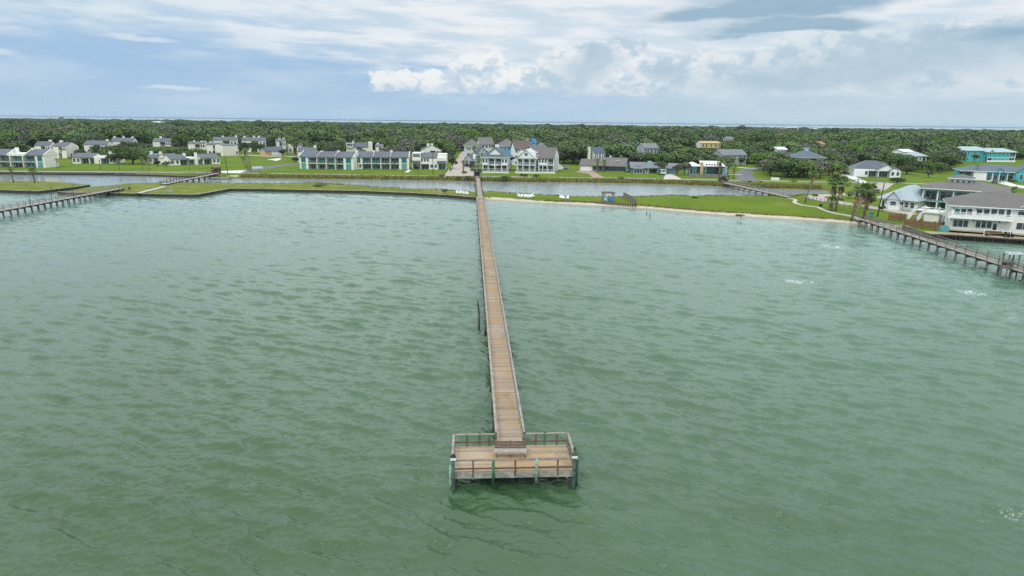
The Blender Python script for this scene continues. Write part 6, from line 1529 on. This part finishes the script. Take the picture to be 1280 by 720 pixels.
for i, (x, y, ty, w, l) in enumerate([(11, 211, 195.5, 5, 'young palm before the leftmost townhouse row, first from the left edge'), (40.5, 210.4, 198, 4, 'young palm before the leftmost townhouse row, second from the left edge'), (72, 210.6, 198.6, 6, 'young palm at the right end of the leftmost townhouse row'), (125.5, 212, 200, 3, 'thin young palm before the low villa with a slate roof'), (149.6, 211.8, 198, 7, 'young palm on the lawn before the left leaning oak'), (178.6, 211.4, 196.2, 8, 'bushy young palm right of the leaning oaks'), (186.5, 213, 200.6, 5, 'small young palm beside the bushy one'), (207.6, 211.6, 202, 4, 'small young palm before the dark round bushes'), (237.2, 212, 198, 6, 'young palm before the long low villa porch'),
    (374.5, 213.4, 204.6, 2.6, 'thin sapling at the left corner of the western teal balcony row'), (434, 212.8, 206, 3, 'sapling at the right end of the western teal balcony row'), (493.5, 214.6, 204, 4, 'young palm before the eastern teal balcony row'), (522.6, 215.4, 205, 4.5, 'young palm before the boxy townhouse, left one'), (553.5, 215.6, 204.6, 4.5, 'young palm before the boxy townhouse, middle one'), (556.8, 216.4, 206, 3.5, 'young palm before the boxy townhouse, right one')]):
    palm(l, x, y, x + random.uniform(-.5, .5), ty, w, .25 if w > 4 else 0, 14, 20 + i, group=LP, tr_r=.11, leafm='palmleaf')
palm('tall slim palm by the left lawn road, left one of the pair', 310.5, 213.4, 307, 186.4, 8, .4, 20, 40); palm('tall slim palm by the left lawn road, right one of the pair', 313.6, 213.6, 310.5, 185.4, 7, .4, 20, 41); palm('shorter dark palm left of the tall slim pair', 307.5, 210, 304.5, 196.4, 7, .5, 18, 42)
palm('palm in the round planter in the middle of the brick drive', 579.2, 216, 579.4, 200.6, 7.5, .5, 22, 43, tr_r=.3); palm('tall palm between the brick drive house and the white pediment house', 593.2, 207, 593.0, 182.6, 8, 1.2, 24, 44, tr_r=.3); palm('wide palm at the left front corner of the white pediment house', 597.5, 214, 598, 195.4, 10, .9, 26, 45, tr_r=.25)
palm('tall lone palm left of the brown ranch garage', 721.6, 205.6, 721.2, 184.0, 9, .8, 22, 46); palm('left brown skirted palm in the oaks above the brown ranch', 755.5, 196, 755.5, 177.4, 8, 1.0, 22, 47); palm('right brown skirted palm in the oaks above the brown ranch', 763, 196, 763, 176.8, 9, 1.0, 22, 48)
palm('left one of two palms before the brown ranch entrance', 746.6, 214.6, 746.4, 199, 9.5, .3, 22, 49); palm('right one of two palms before the brown ranch entrance', 754.8, 214.8, 754.8, 200, 9, .3, 22, 50)
palm('stout palm before the right end of the modern glass house', 899, 219, 899.4, 198.6, 13, .4, 28, 51, tr_r=.45); palm('palm right of the stout one by the modern glass house', 909.5, 219.6, 909.6, 201.4, 11, .9, 24, 52); palm('palm beside the timber gateway of the slanting footbridge', 916.4, 224.4, 916.6, 204.8, 10, 1.0, 24, 53); palm('bushy palm left of the modern glass house', 860.5, 219.2, 860, 204.6, 9, .8, 22, 54)
palm('slender leaning palm at the right tip of the lagoon', 1006, 253.2, 1013.6, 214.2, 14, .9, 26, 55, tr_r=.17); palm('tall shaggy palm left of the leaning trio, by the wire fence', 1037.5, 262.2, 1040, 218.0, 25, .8, 34, 56, tr_r=.22); palm('tall shaggy palm with a dark trunk in front of the drive', 1044, 263.4, 1049, 221.2, 25, .7, 34, 57, tr_r=.2)
palm('short bushy palm under the tall shaggy ones', 1038.6, 262.8, 1038.6, 246.6, 17, .7, 24, 58, tr_r=.2); palm('strongly leaning shaggy palm at the head of the path', 1063.5, 274.6, 1076, 229.8, 26, .8, 36, 59, tr_r=.22); palm('upright shaggy palm right of the strongly leaning one', 1079, 272.8, 1082.5, 230.6, 28, .7, 38, 60, tr_r=.3); palm('shaggy palm half behind the strongly leaning one', 1066, 268, 1069, 233, 22, .8, 28, 61, tr_r=.2)
palm('small palm before the turquoise porch', 1246, 224.8, 1246, 212.6, 9, .3, 22, 62); palm('palm beside the dark roof of the white waterfront house', 1264.5, 262, 1263.6, 233.6, 13, .9, 26, 63)
# ---- marsh grass along the bank and tufts on the strips
def blades(name, label, segs, n, h, w, m, seed, cl=6):
    r = np.random.default_rng(seed); V = []; T = []
    for k in range(n // cl):
        (a, b, dep) = segs[r.integers(0, len(segs))]
        u = r.random(); p = np.array(a) + (np.array(b) - np.array(a)) * u; e = np.array(b) - np.array(a); nn = np.array([-e[1], e[0]]) / (np.linalg.norm(e) + 1e-9)
        p = p + nn * (r.uniform(0.1, 1) * dep); hh = h * r.uniform(.5, 1.3); ti = r.random()
        for j in range(cl):
            az = r.uniform(0, 6.28); q = p + r.normal(size=2) * .22; o = np.array([math.cos(az), math.sin(az)]) * w; tl_ = r.normal(size=2) * hh * .3
            z0_ = .35
            V += [(q[0] - o[0], q[1] - o[1], z0_), (q[0] + o[0], q[1] + o[1], z0_), (q[0] + o[0] * .4 + tl_[0], q[1] + o[1] * .4 + tl_[1], z0_ + hh), (q[0] - o[0] * .4 + tl_[0], q[1] - o[1] * .4 + tl_[1], z0_ + hh)]; T += [min(1, max(0, ti + r.uniform(-.2, .2)))] * 4
    o = raw_mesh(name, np.array(V), np.arange(len(V)).reshape(-1, 4), m, dict(tint=np.array(T))); return tag(o, label, 'grass', None, 'stuff')
bs = [(bank[i], bank[i + 1], 5.5) for i in range(5, 17)]
blades('marsh_grass', 'reddish green marsh grass along the lagoon bank', bs, 26000, .95, .10, M['marshgrass'], 5)
ss = [(bank[i], bank[i + 1], 2.2) for i in range(20, len(bank) - 1)] + [(stripB_far[i], stripB_far[i + 1], 1.8) for i in range(0, 9)]
blades('tall_grass', 'tall grass fringing the lagoon side of the strips', ss, 12000, .5, .08, M['marshgrass'], 6)
sg = [(sand[i], sand[i + 1], 1.0) for i in range(2, len(sand) - 1)]
def shift(seg, k): return [((a[0], a[1] + k), (b[0], b[1] + k), d) for a, b, d in seg]
blades('beach_grass', 'dark grass fringe along the top of the beach', shift(sg, 4.2), 9000, .38, .08, M['marshgrass'], 7)

# ============================================================ vehicles, poles, small things
def vehicle(label, q, rz, m, L=4.6, Wd=1.85, H_=1.5, kind='car'):
    t = thing('parked_' + kind, label, kind, (q[0], q[1], 1.05), rz)
    if kind == 'car': prof = [(-L / 2, .35), (L / 2, .35), (L / 2, .72), (L * .34, .86), (L * .22, .9), (L * .08, H_ - .05), (-L * .22, H_), (-L * .38, .98), (-L / 2, .9)]
    else: prof = [(-L / 2, .4), (L / 2, .4), (L / 2, 1.0), (L * .4, 1.15), (L * .3, H_ - .05), (-L * .48, H_), (-L / 2, H_ - .15)]
    MB().prism(prof, 'y', -Wd / 2, Wd / 2).build('body', m, t)
    gl = MB()
    if kind == 'car':
        for s in (-1, 1): gl.add([(L * .2, s * (Wd / 2 + .005), .93), (L * .07, s * (Wd / 2 + .005), H_ - .12), (-L * .21, s * (Wd / 2 + .005), H_ - .08), (-L * .34, s * (Wd / 2 + .005), 1.0)], [(0, 1, 2, 3)])
        gl.add([(L * .225, -Wd * .42, .92), (L * .225, Wd * .42, .92), (L * .09, Wd * .4, H_ - .06), (L * .09, -Wd * .4, H_ - .06)], [(0, 1, 2, 3)])
    else:
        for s in (-1, 1): gl.add([(L * .33, s * (Wd / 2 + .005), 1.15), (L * .27, s * (Wd / 2 + .005), H_ - .2), (-L * .4, s * (Wd / 2 + .005), H_ - .2), (-L * .4, s * (Wd / 2 + .005), 1.15)], [(0, 1, 2, 3)])
        gl.add([(L * .405, -Wd * .42, 1.2), (L * .405, Wd * .42, 1.2), (L * .315, Wd * .4, H_ - .15), (L * .315, -Wd * .4, H_ - .15)], [(0, 1, 2, 3)])
    gl.build('windscreen', M['glass'], t)
    for x in (-L * .31, L * .31):
        for s in (-1, 1):
            mb = MB(); mb.tube([(x, s * (Wd / 2 - .2), .34), (x, s * (Wd / 2 + .02), .34)], [.34, .34], 12); w_ = mb.build('wheel', M['tyre'], t)
            MB().tube([(x, s * (Wd / 2 + .021), .34), (x, s * (Wd / 2 + .03), .34)], [.2, .2], 10).build('rim', M['palegrey'], w_)
    for s in (-1, 1): MB().box(L / 2 + .001, L / 2 + .04, s * Wd * .36 - .15, s * Wd * .36 + .15, .62, .76).build('headlight', M['signwhite'], t)
    return t
vehicle('pale aqua van parked nose out before the dull blue garage', P(827.5, 218.2, 1), -1.5, M['carteal'], 5.2, 2.0, 2.1, 'van')
vehicle('blue car parked beside the cream sloping cottage', P(706.5, 211.4, 1), -1.5, M['carblue'], 4.6, 1.85, 1.6)
vehicle('white van parked at the top of the brick drive', P(576, 187.6, 1), -1.57, M['carwhite'], 6.2, 2.3, 2.8, 'van')
vehicle('black car parked beside the small blue roofed garage, left one', P(584.4, 208.9, 1), .1, M['carblack']); vehicle('dark car parked beside the small blue roofed garage, right one', P(590.4, 209.2, 1), -.1, M['carblack'])
vehicle('white car half seen on the upper brick drive', P(580.4, 192.6, 1), -1.4, M['carwhite']); vehicle('dark grey car on the curved driveway of the white gabled house', P(1054.5, 218.0, 1), .3, M['carblack'])
def pole(label, x, y, ty, m='poleblack', r=.14, arm=True, z=1.0, name='utility_pole', tx=None):
    q = P(x, y, z); H_ = z_at(q, ty) - z; ln = 0 if tx is None else (tx - x) / FPX * float((q - np.array([0, 0, CAM_H])) @ _f)
    t = thing(name, label, 'pole', (q[0], q[1], z - .05))
    MB().tube([(0, 0, -.5), (ln, 0, H_)], [r, r * .75], 8).build('pole', M[m], t, True)
    if arm: MB().box(ln * .95 - 1.1, ln * .95 + 1.1, -.06, .06, H_ * .93, H_ * .93 + .14).build('cross_arm', M[m], t); MB().tube([(ln * .9 + .3, -.1, H_ * .78), (ln * .9 + .3, -.1, H_ * .88)], [.22, .22], 8).build('transformer', M['greysiding'], t)
    return t
pole('dark utility pole leaning left by the white concrete apron', 285.2, 218.2, 194.6, arm=False, tx=282.8); pole('dark utility pole before the boxy townhouse', 541.4, 217.6, 190.0, arm=False)
pole('tall dark pole in the trees above the brick drive', 571.8, 183.6, 166.6, arm=False); pole('pale wooden utility pole with a transformer behind the palms', 1068.6, 256.0, 222.6); pole('dark utility pole left of the silver roofed house', 1096.6, 270.4, 228.0, arm=False, tx=1099.6); pole('dark utility pole behind the small windowed cupola', 1217.4, 225.0, 205.8, tx=1219.8)
pole('short white marker post at the lower left of the brick drive', 561.4, 218.4, 210.4, 'signwhite', .12, False, name='marker_post')
def sign(label, x, y, w, h, zb, m='signwhite', z=1.0):
    q = P(x, y, z); t = thing('road_sign', label, 'sign', (q[0], q[1], z))
    for s in (-1, 1): MB().box(s * w * .38 - .05, s * w * .38 + .05, -.05, .05, -.2, zb + h * .9).build('post', M['palegrey'], t)
    MB().box(-w / 2, w / 2, -.1, -.052, zb, zb + h).build('board', M[m], t)
sign('wide white sign board by the road past the curving asphalt', 968.4, 227.8, 3.0, 1.0, .75); 
# bin, covered grill, deck furniture of the white waterfront house
def small(label, name, cat, x, y, z, parts):
    q = P(x, y, z); t = thing(name, label, cat, (q[0], q[1], z))
    for nm, b, m in parts: MB().box(*b).build(nm, M[m], t)
    return t
small('green wheeled bin on the grass by the dark pole', 'wheeled_bin', 'bin', 1089.4, 270.6, 1.0, [('body', (-.35, .35, -.35, .35, 0, 1.05), 'teal'), ('lid', (-.4, .4, -.42, .4, 1.053, 1.15), 'teal'), ('handle', (-.3, .3, .4, .46, .95, 1.0), 'poleblack')])
small('teal covered grill at the left corner of the white waterfront house', 'covered_grill', 'grill', 1179.6, 289.2, 1.12, [('cover', (-.85, .85, -.4, .4, .003, .95), 'teal'), ('lid', (-.5, .5, -.35, .35, .953, 1.25), 'teal'), ('chimney', (-.4, -.1, -.1, .2, 1.253, 2.0), 'darkframe')])
small('long brown bench on the boardwalk of the white waterfront house', 'bench', 'bench', 1243, 294.8, 1.12, [('seat', (-1.7, 1.7, -.35, .35, .42, .5), 'brownfence'), ('backrest', (-1.7, 1.7, .36, .44, .5, 1.0), 'brownfence'), ('leg', (-1.6, -1.45, -.3, .3, .003, .418), 'darkframe'), ('leg', (1.45, 1.6, -.3, .3, .003, .418), 'darkframe')])
for x, l in ((1257.6, 'left dark armchair on the boardwalk of the white waterfront house'), (1263.2, 'right dark armchair on the boardwalk of the white waterfront house')):
    small(l, 'armchair', 'chair', x, 296.4, 1.12, [('seat', (-.32, .32, -.32, .32, .36, .44), 'darkframe'), ('backrest', (-.32, .32, .28, .36, .443, 1.0), 'darkframe'), ('armrest', (-.4, -.323, -.32, .32, .003, .62), 'darkframe'), ('armrest', (.323, .4, -.32, .32, .003, .62), 'darkframe')])
def side_rail(x, y, L, l):
    q = P(x, y, 1.12); t = thing('railing', l, 'railing', (q[0], q[1], 1.12), wv.rz)
    for k in (0, L): MB().box(k - .08, k + .08, -.08, .08, .003, 1.15).build('post', M['trim'], t)
    MB().box(.09, L - .09, -.05, .05, 1.0, 1.1).build('top_rail', M['trim'], t)
side_rail(1229.6, 294.0, 4.2, 'short white railing behind the long brown bench on the boardwalk')
# white table set on the stair deck
q = P(1160.5, 277.6, 1.0); t = thing('patio_table', 'white patio table on the railed stair deck', 'table', (q[0] + .2, q[1] + 2.0, 1.0 + z_at(P(1162, 278.4, 1), 265.4) - 1.0))
MB().tube([(0, 0, .68), (0, 0, .74)], [.9, .9], 16).build('tabletop', M['trim'], t); MB().tube([(0, 0, .005), (0, 0, .68)], [.12, .08], 8).build('leg', M['trim'], t)
# shoreline dock and kayaks beside the left footbridge
q = P(279, 221.8, .6); t = thing('floating_dock', 'low grey green dock at the bank beside the left footbridge', 'dock', (q[0], q[1], 0), .02)
MB().box(-4.5, 3.0, -1.2, 1.0, .25, .6).build('deck', mat('algae_grey_planks', (.20, .27, .24), .85, .3), t)
for x in (-4.2, -1, 2.7): MB().tube([(x, -1.1, -1), (x, -1.1, 1.6)], [.12, .12], 7).build('pile', M['darkwood'], t)
for x, rz, l in ((290.2, .5, 'left pale yellow kayak lying on the bank beside the dock'), (294.2, -.35, 'right pale yellow kayak lying on the bank beside the dock')):
    q = P(x, 221.2, .8); mb = MB(); n = 9
    prof = [(-1.7 + 3.4 * k / (n - 1)) for k in range(n)]; rr = [.05 + .33 * math.sin(math.pi * k / (n - 1)) ** .7 for k in range(n)]
    mb.tube([(x_, 0, .3 + .12 * abs(x_) / 1.7) for x_ in prof], rr, 8); t = thing('kayak', l, 'kayak', (q[0], q[1], .72), rz)
    mb.build('hull', mat('pale_yellow_plastic', (.62, .58, .30), .5, .1), t, True); MB().box(-.45, .45, -.2, .2, .55, .66).build('cockpit', M['darkframe'], t)
# far water tower
def water_tower():
    q = P(77, 152, 1.0); d = 1900; u = q[:2] / np.linalg.norm(q[:2]); q = np.array([*(u * d), 1.0]); H_ = z_at(q, 144.2) - 1
    t = thing('water_tower', 'small grey water tower on the left horizon', 'water tower', q)
    MB().tube([(0, 0, 0), (0, 0, H_ * .7)], [1.4, 1.3], 10).build('column', M['palegrey'], t, True)
    MB().tube([(0, 0, H_ * .62), (0, 0, H_ * .72), (0, 0, H_ * .9), (0, 0, H_)], [1.5, 5.4, 5.6, 2.0], 14).build('tank', M['greysiding'], t, True)
water_tower()
# short labels only
_sw = {'two storey': 'two-storey', 'one storey': 'one-storey'}
for o in list(COL.objects):
    if o.parent is None and 'label' in o.keys():
        l = o['label']
        for a, b in _sw.items(): l = l.replace(a, b)
        o['label'] = l
        if len(l.split()) > 16: print('LONG', len(l.split()), l)
